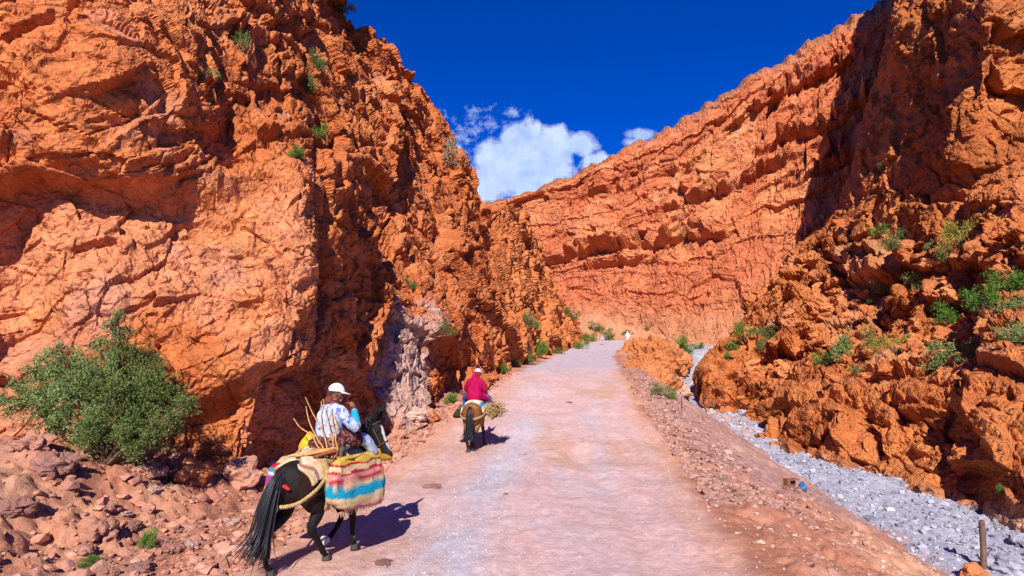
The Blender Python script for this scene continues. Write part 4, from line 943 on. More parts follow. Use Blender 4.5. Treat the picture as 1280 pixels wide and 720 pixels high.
def band(name, parent, pts, w, mat, th=.012, col=None):
    """flat strap along pts, lying against the animal"""
    mb = MB(); mb.tube(pts, w, 10, th / w, up=(1, 0, 0), col=col); return mb.build(name, mat, parent)
def draped_pad(name, parent, y0, y1, col_fn, r0=.30, zt=1.335, drop=1.25, seed=850, thick=.035):
    nu, nv = 60, 70; yy = np.linspace(y0, y1, nu); a = np.linspace(-drop, drop, nv); A_, Y_ = np.meshgrid(a, yy); 
    nz_ = fbm(np.stack([A_.ravel() * 2.2, Y_.ravel() * 5, 0 * A_.ravel()], 1), seed, 4).reshape(A_.shape)
    wav = 1 + .10 * nz_; zc = .98
    Xo = np.sin(A_) * (r0 + .03) * wav; Zo = zc + np.cos(A_) * (zt - zc) * wav - np.maximum(np.abs(A_) - 1.0, 0) * .12
    Zo -= .05 * sst(y0 + .14, y0, Y_); s = .9
    out = np.stack([Xo, Y_ + .04 * np.sin(A_ * 5 + seed) * (Y_ < y0 + .1), Zo], 2).reshape(-1, 3); inn = out - np.stack([np.sin(A_), 0 * A_, np.cos(A_)], 2).reshape(-1, 3) * thick
    F = grid_faces(nu, nv); V = np.concatenate([out, inn]); n_ = nu * nv
    def edge(idx): idx = np.array(idx); return np.stack([idx[:-1], idx[1:], idx[1:] + n_, idx[:-1] + n_], 1)
    F = np.concatenate([F, F[:, ::-1] + n_, edge(range(nv)), edge(range((nu - 1) * nv, nu * nv)), edge(range(0, n_, nv)), edge(range(nv - 1, n_, nv))])
    c = col_fn(A_.ravel(), Y_.ravel(), nz_.ravel()); return link(name, mesh_np(name, V, F, M['cloth'], np.concatenate([c, c])), parent)
def pad1_col(a, y, n_):
    c = np.broadcast_to(np.array([.58, .40, .20]), (len(a), 3)); c = cmix(c, (.50, .22, .10), sst(.0, .3, n_)); c = cmix(c, (.62, .50, .32), sst(-.05, -.3, n_))
    for k, kc in ((-.42, (.22, .04, .06)), (-.1, (.25, .25, .10)), (.25, (.45, .10, .05))): c = cmix(c, kc, sst(.035, .015, np.abs(y - k + .05 * np.sin(a * 4))) * .8)
    return c
def pad2_col(a, y, n_):
    c = np.broadcast_to(np.array([.60, .52, .30]), (len(a), 3)); c = cmix(c, (.06, .16, .38), sst(.55, .75, np.abs(a)) * sst(.98, .9, np.abs(a))); c = cmix(c, (.65, .62, .58), sst(.55, .4, np.abs(a)) * .7); c = cmix(c, (.5, .2, .2), sst(.2, .1, np.abs(a)) * .5); return c
pd = empty('pack_saddle'); tag(pd, 'tan blanket pack saddle strapped on the black mule', 'pack saddle'); put(pd, 1)
draped_pad('blanket', pd, -.50, .58, pad1_col)
# cargo roll and folds on top of the blanket
roll = MB(); rr_ = np.random.default_rng(12)
for i in range(26):
    x0 = rr_.uniform(-.27, .2); y0 = rr_.uniform(-.42, 0.); w = rr_.uniform(.010, .03); roll.tube([(x0, y0, 1.325 - .5 * x0 * x0), (x0 + rr_.uniform(.0, .12), y0 + rr_.uniform(.03, .2), 1.35 + rr_.uniform(-.02, .03)), (x0 + rr_.uniform(.02, .18), y0 + rr_.uniform(.1, .3), 1.34), (min(x0 + rr_.uniform(.1, .3), .34), y0 + rr_.uniform(.1, .4), 1.26)], [w, w * 1.4, w, w * .7], 8, .8, col=[(.52, .36, .20), (.42, .20, .10), (.56, .44, .28), (.10, .09, .05), (.45, .24, .13), (.30, .08, .05)][i % 6])
roll.build('folded_cloth', M['cloth'], pd)
cr = MB(); cp = catmull(np.array([(.33, -.24, 1.10), (.325, -.42, .96), (.24, -.60, .84), (.1, -.70, .80), (-.06, -.71, .80), (-.22, -.62, .84), (-.33, -.42, .96), (-.34, -.24, 1.10)]), np.linspace(0, 7, 90))
cr.tube([tuple(p) for p in cp], [.021 + .008 * (i % 2) for i in range(90)], 9, .6, sub=1); cr.build('breeching_rope', M['rope'], pd)
band('girth_strap', pd, [(.30, -.26, 1.26), (.37, -.27, 1.08), (.37, -.26, .86), (.33, -.24, .72)], .045, M['rope'], .014)
fr = MB()
for k in range(34):
    y = -.24 + .86 * k / 33; fr.tube([(.47, y, .66), (.47 + .01 * math.sin(k * 3), y + .015 * math.sin(k * 5), .60)], [.008, .004], 5, col=(.50, .33, .2))
fr.build('fringe', M['cloth'], sb)
rp = MB(); rp.tube([(.05, -.70, 1.05), (.10, -.695, 1.03), (.14, -.68, 1.0)], [.02, .028, .02], 8, .5); rp.build('crupper_pad', mat_solid('red_cloth', (.55, .02, .02), .8), pd)
# sack corner standing on the far side
ys = MB(); V, F = ico(4); V = V * np.array([.13, .12, .16]); V[:, :2] *= (1 - .55 * V[:, 2:3] / .16); V = V * (1 + .2 * fbm(V * 9, 861, 3))[:, None]; ys.add(V + np.array([-.30, .10, 1.40]), F)
put(tag(ys.build('sack', mat_solid('yellow_sack', (.62, .33, .02), .85, bump=.01, bscale=25)), 'yellow ochre sack standing behind the rider on the black mule', 'sack'), 1)
# sticks
sk = empty('stick_bundle'); tag(sk, 'loose bundle of thin bent sticks tied upright behind the rider on the black mule', 'sticks'); put(sk, 1)
for i, (a, m_, t) in enumerate([((.20, -.12, 1.30), (.14, -.16, 1.62), (-.02, -.30, 2.02)), ((.22, -.10, 1.30), (.13, -.14, 1.60), (.02, -.06, 1.96)), ((.24, -.08, 1.28), (.21, -.10, 1.62), (.10, -.12, 1.99)), ((.26, -.05, 1.28), (.25, -.08, 1.58), (.16, -.05, 1.93)), ((.22, -.14, 1.30), (.06, -.24, 1.55), (-.16, -.34, 1.76)), ((.29, -.04, 1.27), (.27, -.06, 1.5), (.22, -.06, 1.82)), ((.2, -.16, 1.30), (.10, -.20, 1.52), (-.08, -.22, 1.90)), ((.31, .12, 1.30), (.40, .24, 1.17), (.46, .36, 1.05))]):
    jj = random.Random(i); kk = lambda p, q, u_: tuple(p[j] * (1 - u_) + q[j] * u_ + jj.uniform(-.025, .025) for j in range(3)); MB().tube([a, kk(a, m_, .5), m_, kk(m_, t, .5), t], [.011, .010, .009, .008, .005], 6).build('stick', M['wood'], sk)
MB().tube([(-.02, -.42, 1.33), (.20, -.18, 1.37), (.27, .14, 1.40)], [.022, .026, .02], 8).build('thick_branch', M['wood'], sk)
# the other mule's load
pd2 = empty('pack_saddle'); tag(pd2, 'pale blanket pack saddle with blue borders on the brown mule', 'pack saddle'); put(pd2, 2)
draped_pad('blanket', pd2, -.40, .55, pad2_col, seed=871)
cr = MB(); cp = catmull(np.array([(.33, -.24, 1.0), (.29, -.50, .92), (.12, -.70, .86), (-.12, -.70, .86), (-.29, -.50, .92), (-.33, -.24, 1.0)]), np.linspace(0, 5, 40)); cr.tube([tuple(p) for p in cp], .032, 8, .5, sub=1); cr.build('breeching_strap', M['rope'], pd2)
bag = pouch('saddlebag', None, -1, (-.48, .25, .99), (.10, .28, .15), [(-1, .6, (.05, .03, .025)), (.6, 1, (.14, .09, .06))], 881); tag(bag, 'dark saddlebag hanging on the left flank of the brown mule', 'saddlebag'); put(bag, 2)
sb2 = empty('straw_bundle'); tag(sb2, 'bundle of straw and branches tied to the right flank of the brown mule', 'straw bundle'); put(sb2, 2)
stw = MB(); rr_ = np.random.default_rng(15)
for i in range(230):
    a = rr_.uniform(0, 6.28); q = math.sqrt(rr_.random()) * .17; c = np.array([.53 + q * math.cos(a), .2, 1.02 + q * 1.05 * math.sin(a)]); d = np.array([rr_.normal(.08, .06), rr_.uniform(.28, .42), rr_.normal(0, .06)]); e = np.array([rr_.normal(.02, .05), 0, rr_.normal(0, .05)])
    stw.tube([tuple(c - d + e), tuple(c), tuple(c + d)], [.006, .009, .004], 4, caps=False, col=[(.62, .42, .18), (.55, .34, .10), (.40, .22, .08), (.60, .48, .28)][i % 4])
stw.build('straw', M['cloth'], sb2)
for y in (.08, .34):
    MB().tube([(.53 + .18 * math.cos(a), y, 1.02 + .185 * math.sin(a)) for a in np.linspace(0, 6.283, 25)], .012, 6, sub=1, caps=False).build('tie_rope', M['rope'], sb2)

# ------------------------------------------------------------------ people
M['skin'] = mat_attr('skin', .6, ((80, .001),), .08, 30, .3)
def limb(mb, pts, rad, flat=1.0, up=(1, 0, 0)): mb.tube(pts, rad, 12, flat, up)
def hand(mb, wrist, d, palm_n, side, curl=.6):
    """palm and five bent fingers of different length; the thumb leaves the side of the palm"""
    w, d, n_ = np.array(wrist), np.array(d, float), np.array(palm_n, float); d /= np.linalg.norm(d); n_ -= d * (n_ @ d); n_ /= np.linalg.norm(n_); s = np.cross(d, n_) * side
    mb.tube([tuple(w), tuple(w + d * .05), tuple(w + d * .085)], [.026, .038, .036], 10, [.9, 1.05, 1.1], up=tuple(s)); mb.tube([tuple(w + d * .03), tuple(w + d * .08)], [.028, .03], 8, .5, up=tuple(n_))
    for k, (o, L) in enumerate(((-.030, .062), (-.010, .072), (.010, .076), (.029, .068))):
        b0 = w + d * .085 + s * o * 1.05; a = curl; pts = [b0]; dd = d
        for seg in (.45, .32, .25):
            dd = dd * math.cos(a * .75) + n_ * math.sin(a * .75); dd /= np.linalg.norm(dd); pts.append(pts[-1] + dd * L * seg)
        mb.tube([tuple(b0 - d * .02)] + [tuple(p) for p in pts], [.010, .0092, .0085, .008, .007], 8, sub=2)
    t0 = w + d * .028 + s * .026; t1 = t0 + (s * .8 + d * .6 + n_ * .25) * .035; t2 = t1 + (d * .85 + n_ * .45 + s * .1) * .03; mb.tube([tuple(t0 - s * .02), tuple(t0), tuple(t1), tuple(t2)], [.013, .012, .010, .008], 8, sub=2)
def make_person(name, label, J, skin=(.20, .085, .05), hair=(.02, .015, .012)):
    """J: joints in the local frame; the body is one skin from crown to toes"""
    root_mb = MB(); g = lambda k: np.array(J[k], float)
    sh = (g('shoulder_r') - g('shoulder_l')); sh /= np.linalg.norm(sh)
    root_mb.tube([tuple(g('pelvis')), tuple(g('waist')), tuple(g('chest')), tuple(g('neck') - np.array([0, 0, .05]))], [.145, .125, .14, .09], 16, [1.12, 1.1, 1.2, 1.2], up=tuple(sh))
    hd, fw, up_ = g('head'), g('face'), np.array([0, 0, 1.]); fw /= np.linalg.norm(fw); up_ = up_ - fw * (up_ @ fw); up_ /= np.linalg.norm(up_); hs = np.cross(fw, up_)
    limb(root_mb, [tuple(g('neck') - np.array([0, 0, .06])), tuple(hd - up_ * .06)], [.06, .052])
    Bh = np.stack([hs, fw, up_], 1); V, F = ico(4); V = V * np.array([.076, .096, .112]); V[:, 1] *= 1 - .18 * (V[:, 2] < 0) * (-V[:, 2] / .112); V[:, 0] *= 1 - .25 * (V[:, 2] < 0) * (-V[:, 2] / .112); root_mb.add(V @ Bh.T + hd, F)
    P = lambda x, y, z: tuple(hd + hs * x + fw * y + up_ * z)
    root_mb.tube([P(0, .085, .02), P(0, .105, -.012), P(0, .108, -.022)], [.010, .014, .013], 8); root_mb.add(*ball(P(0, .072, -.088), (.026,) * 3, 2)); root_mb.tube([P(-.022, .084, -.052), P(0, .094, -.05), P(.022, .084, -.052)], [.007, .009, .007], 8)
    for s in (-1, 1):
        root_mb.add(*ball(P(s * .078, -.005, -.005), (.012, .020, .032), 2)); root_mb.tube([P(s * .015, .092, .022), P(s * .05, .078, .022)], [.008, .007], 6); root_mb.add(*ball(P(s * .032, .079, .004), (.013,) * 3, 2))
    for s, k in ((1, '_r'), (-1, '_l')):
        limb(root_mb, [tuple(g('shoulder' + k) - sh * s * .05), tuple(g('shoulder' + k)), tuple((g('shoulder' + k) + g('elbow' + k)) / 2), tuple(g('elbow' + k)), tuple((g('elbow' + k) * .6 + g('wrist' + k) * .4)), tuple(g('wrist' + k))], [.055, .058, .046, .038, .038, .026])
        hand(root_mb, g('wrist' + k), g('hand' + k) - g('wrist' + k), J.get('palm' + k, (0, 0, -1)), s, J.get('curl' + k, .7))
        limb(root_mb, [tuple(g('hip' + k)), tuple((g('hip' + k) + g('knee' + k)) / 2), tuple(g('knee' + k)), tuple(g('knee' + k) * .62 + g('ankle' + k) * .38), tuple(g('ankle' + k))], [.092, .08, .056, .056, .036])
        limb(root_mb, [tuple(g('ankle' + k) - (g('toe' + k) - g('ankle' + k)) * .25), tuple((g('ankle' + k) + g('toe' + k)) / 2), tuple(g('toe' + k))], [.038, .036, .026])
    def col(V):
        c = np.broadcast_to(np.array(skin), V.shape); L = (V - hd) @ Bh
        c = cmix(c, hair, sst(.028, .045, L[:, 2] - .5 * L[:, 1] + .03) * (L[:, 2] > -.07) * (L[:, 1] < .07)); c = cmix(c, hair, (np.abs(L[:, 2] - .024) < .006) * (L[:, 1] > .07) * (np.abs(L[:, 0]) > .014) * (np.abs(L[:, 0]) < .052) * 1.)
        c = cmix(c, (.55, .5, .48), (np.hypot(np.abs(L[:, 0]) - .032, L[:, 2] - .004) < .011) * (L[:, 1] > .06) * 1.); c = cmix(c, (.02, .012, .01), (np.hypot(np.abs(L[:, 0]) - .032, L[:, 2] - .004) < .006) * (L[:, 1] > .06) * 1.)
        c = cmix(c, (.26, .07, .05), (np.abs(L[:, 2] + .05) < .008) * (np.abs(L[:, 0]) < .024) * (L[:, 1] > .07) * .8); return c
    o = fuse(name, root_mb, M['skin'], None, .0062, 3, col); tag(o, label, 'person'); o['_frame'] = 0; del o['_frame']
    return o, hd, hs, fw, up_
def cap(parent, hd, hs, fw, up_, mat, tilt=.0, brim=.085):
    Bh = np.stack([hs, fw, up_], 1); V, F = ico(4); V = V * np.array([.092, .112, .118]); keep = V[:, 2] > .012
    V[:, 2] = np.where(keep, V[:, 2], .012 + .2 * (V[:, 2] - .012) * 0); V[:, 2] += .012; o = MB().add(V @ Bh.T + hd, F).build('cap', mat, parent)
    a = np.linspace(-1.15, 1.15, 22); ri = np.stack([np.sin(a) * .090, np.cos(a) * .108, np.full(22, .026)], 1); ro = np.stack([np.sin(a) * .094, np.cos(a) * .108 + brim * np.cos(a * 1.3).clip(0), .026 - .022 * np.cos(a * 1.3).clip(0) - .012 * np.sin(a) ** 2], 1)
    top = np.concatenate([ri, ro]); bot = top - np.array([0, 0, .007]); V = np.concatenate([top, bot]) @ Bh.T + hd; n_ = 22; F = []
    for i in range(n_ - 1): F += [[i, i + 1, n_ + i + 1, n_ + i], [2 * n_ + i + 1, 2 * n_ + i, 3 * n_ + i, 3 * n_ + i + 1], [n_ + i, n_ + i + 1, 3 * n_ + i + 1, 3 * n_ + i]]
    MB().add(V, np.array(F)).build('brim', mat, o); return o
def cloth_col(base, spots, scale, seed, thr=.12):
    def f(V):
        c = np.broadcast_to(np.array(base), V.shape); 
        for i, (k, t) in enumerate(spots): c = cmix(c, k, sst(t, t + .08, fbm(V * scale + i * 5, seed + i * 7, 3)))
        return c
    return f
def garment(name, parent, shapes, col, voxel=.009, smooth=4):
    mb = MB()
    for pts, rad, flat, up in shapes: mb.tube(pts, rad, 14, flat, up)
    return fuse(name, mb, M['cloth'], parent, voxel, smooth, col)
# rider on the black mule: legs stretched forward along the neck, right hand at the mouth
yw = R(20); fwv = (math.sin(R(40)), math.cos(R(40)), -.12); sr = np.array([math.cos(yw), -math.sin(yw), 0])
c0 = np.array([.03, .08, 0])
J1 = dict(pelvis=c0 + (0, 0, 1.43), waist=c0 + (0, .0, 1.56), chest=c0 + (.01, .02, 1.77), neck=c0 + (.02, .03, 1.94), head=c0 + (.05, .06, 2.055), face=fwv,
          shoulder_r=c0 + (.02, .05, 1.83) + sr * .19, shoulder_l=c0 + (.02, .05, 1.83) - sr * .19, elbow_r=c0 + (.33, .13, 1.62), wrist_r=c0 + (.21, .24, 1.83), hand_r=c0 + (.15, .22, 1.95), palm_r=(-.7, -.5, 0), curl_r=.9,
          elbow_l=c0 + (-.24, .20, 1.58), wrist_l=c0 + (-.10, .42, 1.53), hand_l=c0 + (-.03, .54, 1.52), palm_l=(0, 0, -1), curl_l=1.1,
          hip_r=c0 + (.09, .03, 1.42), knee_r=(.24, .50, 1.44), ankle_r=(.28, .80, 1.18), toe_r=(.33, .98, 1.13), hip_l=c0 + (-.09, .03, 1.42), knee_l=(-.24, .48, 1.44), ankle_l=(-.28, .78, 1.18), toe_l=(-.31, .95, 1.12))
J1 = {k: (tuple(v) if not isinstance(v, (float, int)) else v) for k, v in J1.items()}
p1, hd, hs, fw, up_ = make_person('person', 'rider in pale blue printed shirt and white cap on the black mule, hand at mouth', J1); put(p1, 1)
cap(p1, hd, hs, fw, up_, mat_solid('white_cap', (.66, .63, .56), .9, bump=.002))
BL = (.36, .46, .66); prt = cloth_col(BL, [((.62, .64, .72), .02), ((.10, .16, .42), .2), ((.40, .30, .50), .24)], 26, 901)
g = lambda k: np.array(J1[k]); tq = (.015, .30, .42)
def shirt_col(V):
    c = prt(V); d = np.linalg.norm(V - (g('elbow_r') * .45 + g('wrist_r') * .55), axis=1); return cmix(c, tq, sst(.13, .10, d))
garment('shirt', p1, [([tuple(g('pelvis') + (0, -.01, .0)), tuple(g('waist')), tuple(g('chest')), tuple(g('neck') - (0, 0, .06))], [.185, .165, .165, .10], [1.12, 1.1, 1.22, 1.25], tuple(sr)),
    ([tuple(g('shoulder_r') - sr * .05), tuple(g('shoulder_r')), tuple(g('elbow_r')), tuple(g('wrist_r') * .9 + g('elbow_r') * .1)], [.075, .078, .066, .046], 1, (0, 1, 0)),
    ([tuple(g('shoulder_l') + sr * .05), tuple(g('shoulder_l')), tuple(g('elbow_l')), tuple(g('wrist_l') * .9 + g('elbow_l') * .1)], [.075, .078, .066, .046], 1, (0, 1, 0))], shirt_col)
garment('scarf', p1, [([tuple(g('neck') + hs * .06 - fw * .05), tuple(g('neck') - fw * .075 + (0, 0, .02)), tuple(g('neck') - hs * .06 - fw * .05), tuple(g('neck') - hs * .05 + fw * .06), tuple(g('neck') + fw * .085 + (0, 0, -.03)), tuple(g('neck') + hs * .06 + fw * .05), tuple(g('neck') + hs * .06 - fw * .05)], .032, 1, (0, 0, 1)),
    ([tuple(hd - fw * .075 + up_ * .02), tuple(hd - fw * .07 - up_ * .06), tuple(g('neck') - fw * .06)], [.045, .048, .05], 1.2, tuple(hs))], cloth_col((.09, .025, .02), [((.16, .05, .03), .05)], 20, 911))
pl = cloth_col(BL, [((.60, .62, .70), .0), ((.2, .26, .5), .18)], 24, 921)
garment('trousers', p1, [([tuple(g('hip' + k)), tuple(g('knee' + k)), tuple(g('knee' + k) * .3 + g('ankle' + k) * .7)], [.12, .085, .062], 1, (1, 0, 0)) for k in ('_r', '_l')], pl)
garment('wrap', p1, [([tuple(g('pelvis') + (-.16, -.05, -.03)), tuple(g('pelvis') + (0, -.10, .0)), tuple(g('pelvis') + (.17, -.03, .0))], [.10, .13, .11], 1, (0, 0, 1)), ([tuple(g('pelvis') + (.10, .05, .05)), tuple(g('hip_r') * .5 + g('knee_r') * .5 + (0, 0, .03)), tuple(g('hip_r') * .2 + g('knee_r') * .8 + (0, 0, .01))], [.13, .125, .10], 1, (1, 0, 0)), ([tuple(g('pelvis') + (-.08, .05, .04)), tuple(g('hip_l') * .4 + g('knee_l') * .6 + (0, 0, .02))], [.13, .115], 1, (1, 0, 0))], cloth_col((.11, .028, .03), [((.26, .12, .10), .06), ((.05, .012, .015), .2)], 30, 931))
SHOE = mat_solid('ochre_shoe', (.42, .22, .02), .6)
def shoe(parent, J, k, mat):
    a, t = np.array(J['ankle' + k]), np.array(J['toe' + k]); d = t - a; mb = MB(); mb.tube([tuple(a - d * .32), tuple(a + d * .25), tuple(a + d * .75), tuple(t + d * .12)], [.050, .050, .044, .030], 12, [.95, .95, 1.0, 1.0], up=(1, 0, 0)); mb.tube([tuple(a), tuple(a - d * .05 + (0, 0, .06))], [.048, .046], 10)
    return fuse('shoe', mb, mat, parent, .009, 3)
shoe(p1, J1, '_r', SHOE); shoe(p1, J1, '_l', SHOE)
# rider on the brown mule
c0 = np.array([-.02, .02, 0])
J2 = dict(pelvis=c0 + (0, 0, 1.43), waist=c0 + (.0, .02, 1.57), chest=c0 + (.0, .06, 1.78), neck=c0 + (.03, .10, 1.94), head=c0 + (.07, .13, 2.05), face=(.75, .65, -.15), shoulder_r=c0 + (.165, .05, 1.81), shoulder_l=c0 + (-.165, .07, 1.81),
          elbow_r=c0 + (.27, .12, 1.60), wrist_r=c0 + (.24, .28, 1.46), hand_r=c0 + (.22, .38, 1.42), palm_r=(-1, 0, -.3), curl_r=1.1, elbow_l=c0 + (-.26, .18, 1.60), wrist_l=c0 + (-.10, .38, 1.52), hand_l=c0 + (-.02, .48, 1.51), palm_l=(0, 0, -1), curl_l=1.1,
          hip_r=c0 + (.10, .03, 1.42), knee_r=(.34, .34, 1.33), ankle_r=(.33, .42, .98), toe_r=(.36, .60, .93), hip_l=c0 + (-.10, .03, 1.42), knee_l=(-.34, .34, 1.33), ankle_l=(-.33, .42, .98), toe_l=(-.36, .60, .93))
J2 = {k: (tuple(v) if not isinstance(v, (float, int)) else v) for k, v in J2.items()}
p2, hd, hs, fw, up_ = make_person('person', 'rider in a crimson cloak and pale pink cap on the brown mule', J2); put(p2, 2); g = lambda k: np.array(J2[k])
cap(p2, hd, hs, fw, up_, mat_solid('pink_cap', (.70, .42, .44), .9, bump=.002))
crim = cloth_col((.36, .006, .06), [((.27, .005, .045), .06)], 14, 941); X_ = (1, 0, 0)
garment('cloak', p2, [([tuple(g('pelvis') + (0, -.03, -.02)), tuple(g('waist') + (0, -.01, 0)), tuple(g('chest')), tuple(g('neck') - (0, 0, .05))], [.20, .185, .17, .10], [1.15, 1.12, 1.25, 1.2], X_),
    ([tuple(g('shoulder_r') - (.05, 0, 0)), tuple(g('shoulder_r')), tuple(g('elbow_r')), tuple(g('elbow_r') * .7 + g('wrist_r') * .3)], [.075, .078, .08, .075], 1, (0, 1, 0)), ([tuple(g('shoulder_l') + (.05, 0, 0)), tuple(g('shoulder_l')), tuple(g('elbow_l')), tuple(g('wrist_l') * .8 + g('elbow_l') * .2)], [.075, .078, .078, .06], 1, (0, 1, 0)),
    ([tuple(g('neck') - fw * .06 - (0, 0, .03)), tuple(hd - fw * .06 - (0, 0, .05))], [.09, .075], 1, X_), ([tuple(g('hip_r')), tuple(g('knee_r') * .8 + g('hip_r') * .2)], [.13, .10], 1, X_)], crim)
sl = cloth_col((.50, .46, .62), [((.3, .26, .45), .1)], 20, 951)
garment('sleeve', p2, [([tuple(g('elbow_r') * .6 + g('wrist_r') * .4), tuple(g('wrist_r'))], [.055, .042], 1, X_)], sl)
garment('jeans', p2, [([tuple(g('hip' + k)), tuple(g('knee' + k)), tuple(g('ankle' + k))], [.11, .085, .06], 1, X_) for k in ('_r', '_l')], cloth_col((.04, .09, .24), [((.09, .16, .34), .05)], 12, 961))
for k in ('_r', '_l'): shoe(p2, J2, k, M['leather'])
# walker far up the road
wx, wy = at(785, 430, 92)[:2]; wz = gz(wx, wy)
J3 = dict(pelvis=(0, 0, .93), waist=(0, 0, 1.08), chest=(0, .02, 1.30), neck=(0, .03, 1.47), head=(0, .05, 1.59), face=(.1, -1, 0), shoulder_r=(-.2, 0, 1.40), shoulder_l=(.2, 0, 1.40), elbow_r=(-.27, .02, 1.12), wrist_r=(-.27, -.05, .88), hand_r=(-.27, -.07, .78), palm_r=(1, 0, 0), elbow_l=(.27, .02, 1.12), wrist_l=(.27, -.05, .88), hand_l=(.27, -.07, .78), palm_l=(-1, 0, 0), hip_r=(-.1, 0, .90), knee_r=(-.13, -.06, .48), ankle_r=(-.15, .02, .08), toe_r=(-.16, -.14, .035), hip_l=(.1, 0, .90), knee_l=(.13, .04, .48), ankle_l=(.15, .12, .08), toe_l=(.16, -.04, .035))
p3, hd, hs, fw, up_ = make_person('person', 'distant walker in white clothes at the road crest', J3); p3.location = (wx, wy, wz); p3.rotation_euler.z = 0; p3.scale = (.85,) * 3
g = lambda k: np.array(J3[k]); wh = cloth_col((.74, .72, .74), [((.66, .64, .68), .1)], 8, 971)
garment('robe', p3, [([tuple(g('pelvis') - (0, 0, .18)), tuple(g('waist')), tuple(g('chest')), tuple(g('neck') - (0, 0, .04))], [.22, .19, .18, .1], 1.15, X_)] + [([tuple(g('shoulder' + k)), tuple(g('elbow' + k)), tuple(g('wrist' + k))], [.085, .08, .07], 1, X_) for k in ('_r', '_l')], wh, .015)
garment('trousers', p3, [([tuple(g('hip' + k)), tuple(g('knee' + k)), tuple(g('ankle' + k))], [.12, .1, .085], 1, X_) for k in ('_r', '_l')], wh, .015)
garment('head_cloth', p3, [([tuple(hd + (0, .02, .04)), tuple(hd + (0, .03, -.06)), tuple(g('neck') + (0, .02, 0))], [.115, .115, .1], 1, X_)], wh, .015)
for k in ('_r', '_l'): shoe(p3, J3, k, M['leather'])

# ------------------------------------------------------------------ signs, stakes, litter
M['grey_metal'] = mat_solid('grey_metal', (.28, .32, .40), .5, .4, .1, 8, 0); M['stake'] = mat_solid('weathered_wood', (.16, .085, .06), .85, vary=.35, vscale=14, bump=.006, bscale=40)
def bx(mb, c, s, rot=None, bev=.0):
    V = np.array([(x, y, z) for x in (-.5, .5) for y in (-.5, .5) for z in (-.5, .5)]) * np.array(s); F = np.array([(0, 1, 3, 2), (4, 6, 7, 5), (0, 4, 5, 1), (2, 3, 7, 6), (0, 2, 6, 4), (1, 5, 7, 3)])
    if rot is not None: V = V @ np.array(rot).T
    return mb.add(V + np.array(c), F)
sx_, sy_ = at(753, 428, 84)[:2]; sg = empty('road_sign', (sx_, sy_, gz(sx_, sy_))); tag(sg, 'grey blue triangular road sign seen from behind by the left road edge', 'road sign')
MB().tube([(0, 0, -.2), (0, 0, 1.35)], .035, 8).build('post', M['grey_metal'], sg)
tri = np.array([(math.sin(a) * .45, .045, 1.02 + math.cos(a) * .45) for a in (0, 2.094, 4.189)]); tri = np.concatenate([tri, tri + np.array([0, .025, 0])]); MB().add(tri, np.array([(0, 1, 2), (5, 4, 3), (0, 3, 4), (0, 4, 1), (1, 4, 5), (1, 5, 2), (2, 5, 3), (2, 3, 0)])).build('plate', M['grey_metal'], sg, False)
MB().tube([tuple(tri[i % 3] + (0, .012, 0)) for i in range(4)], .03, 6, sub=1).build('rim', mat_solid('dark_rim', (.16, .12, .14), .6), sg)
b, _ = on_rock(1230, 712); b = Vector((b.x, b.y, b.z)); hgt = 56 * b.y / FPX
V, F = [], []
zz = np.linspace(-.25, hgt, 26); prf = []
for i, z in enumerate(zz):
    w, d = .052 * (1 + .04 * math.sin(z * 9)), .042; o = .012 * math.sin(z * 3); V += [(o + sxx * w, syy * d, z + (.012 * sxx if i == 25 else 0)) for sxx, syy in ((-1, -.8), (-.8, -1), (.8, -1), (1, -.8), (1, .8), (.8, 1), (-.8, 1), (-1, .8))]
for i in range(25): F += [(i * 8 + j, i * 8 + (j + 1) % 8, i * 8 + 8 + (j + 1) % 8, i * 8 + 8 + j) for j in range(8)]
F += [(200 + 0, 200 + 1, 200 + 2, 200 + 3), (200, 203, 204, 207), (204, 205, 206, 207)]
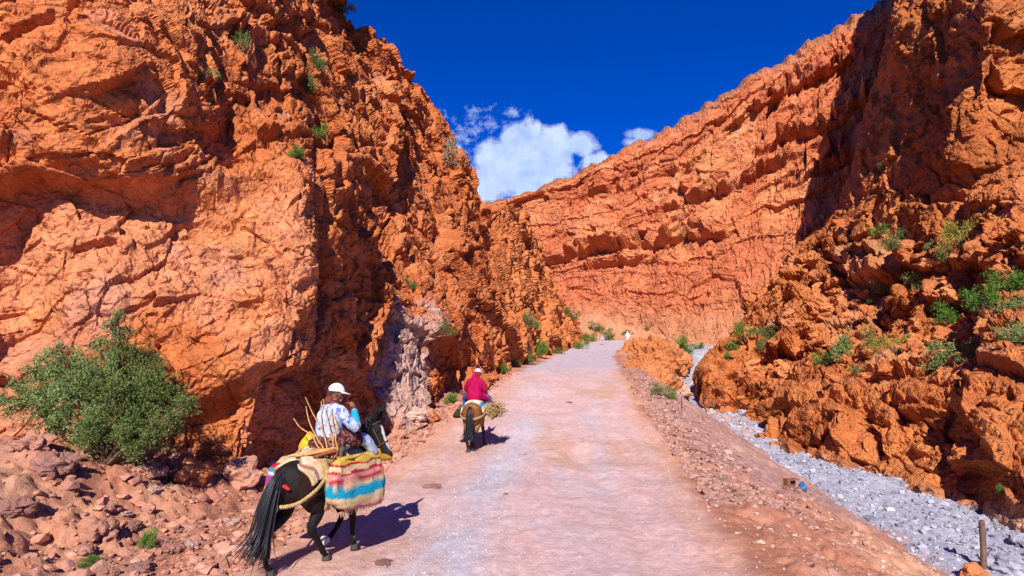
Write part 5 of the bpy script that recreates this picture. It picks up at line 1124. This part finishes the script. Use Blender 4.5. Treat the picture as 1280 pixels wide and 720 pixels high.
st_ = MB().add(np.array(V), np.array(F)).build('wooden_stake', M['stake']); st_.location = b; st_.rotation_euler = (0, R(3), .3); tag(st_, 'upright brown wooden stake at the embankment edge, bottom right', 'stake')
b, _ = on_rock(852, 512); rd = MB().tube([(0, 0, -.2), (.01, 0, .4), (0, 0, 14 * b.y / FPX)], .022, 6).build('rod', mat_solid('rusty_iron', (.10, .05, .035), .7)); rd.location = b; tag(rd, 'thin dark rod standing on the sandy river edge by the outcrops', 'rod')
# broken crate and blue plastic beside the river
b, _ = on_rock(992, 613); s = b.y / FPX; cr_ = empty('broken_crate', (b.x, b.y, b.z), .25); tag(cr_, 'broken brown wooden crate dumped where the slope meets the river gravel', 'crate')
M['crate'] = mat_solid('crate_wood', (.20, .085, .05), .85, vary=.35, vscale=18)
for nm, c, sz in (('upright', (-9 * s, 0, 7 * s), (4 * s, 8 * s, 14 * s)), ('slat', (0, -4 * s, 3.5 * s), (20 * s, 1.2 * s, 2.2 * s)), ('slat', (-1 * s, 0, 13 * s), (15 * s, 7 * s, 1.6 * s)), ('slat', (-1 * s, 5 * s, 7 * s), (16 * s, 1 * s, 8 * s)), ('leg', (-6 * s, -4.5 * s, 0), (1.6 * s, 1.6 * s, 9 * s)), ('leg', (-1 * s, -4.5 * s, 1 * s), (1.4 * s, 1.4 * s, 6 * s))):
    bx(MB(), c, sz, Matrix.Rotation(.05 * c[0], 3, 'Y')).build(nm, M['crate'], cr_, False)
V, F = ico(4); V = V * np.array([4.8 * s, 4 * s, 6.5 * s]); V = V * (1 + .35 * facet(V * 14, 981, 1.)[0] + .2 * fbm(V * 8, 985, 3))[:, None]; bb = MB().add(V, F).build('plastic_bag', mat_solid('blue_plastic', (.01, .13, .34), .4, .5, .4, 9, .01, 20), None, False); p_, _ = on_rock(1004, 613); bb.location = (p_.x, p_.y, p_.z + 4.5 * s); tag(bb, 'crumpled blue plastic bag beside the broken crate', 'plastic bag')
p_, _ = on_rock(981, 612); rock('dark', 2, (p_.x, p_.y, p_.z + .04), 3.2 * s, 'small dark brown lump left of the broken crate')
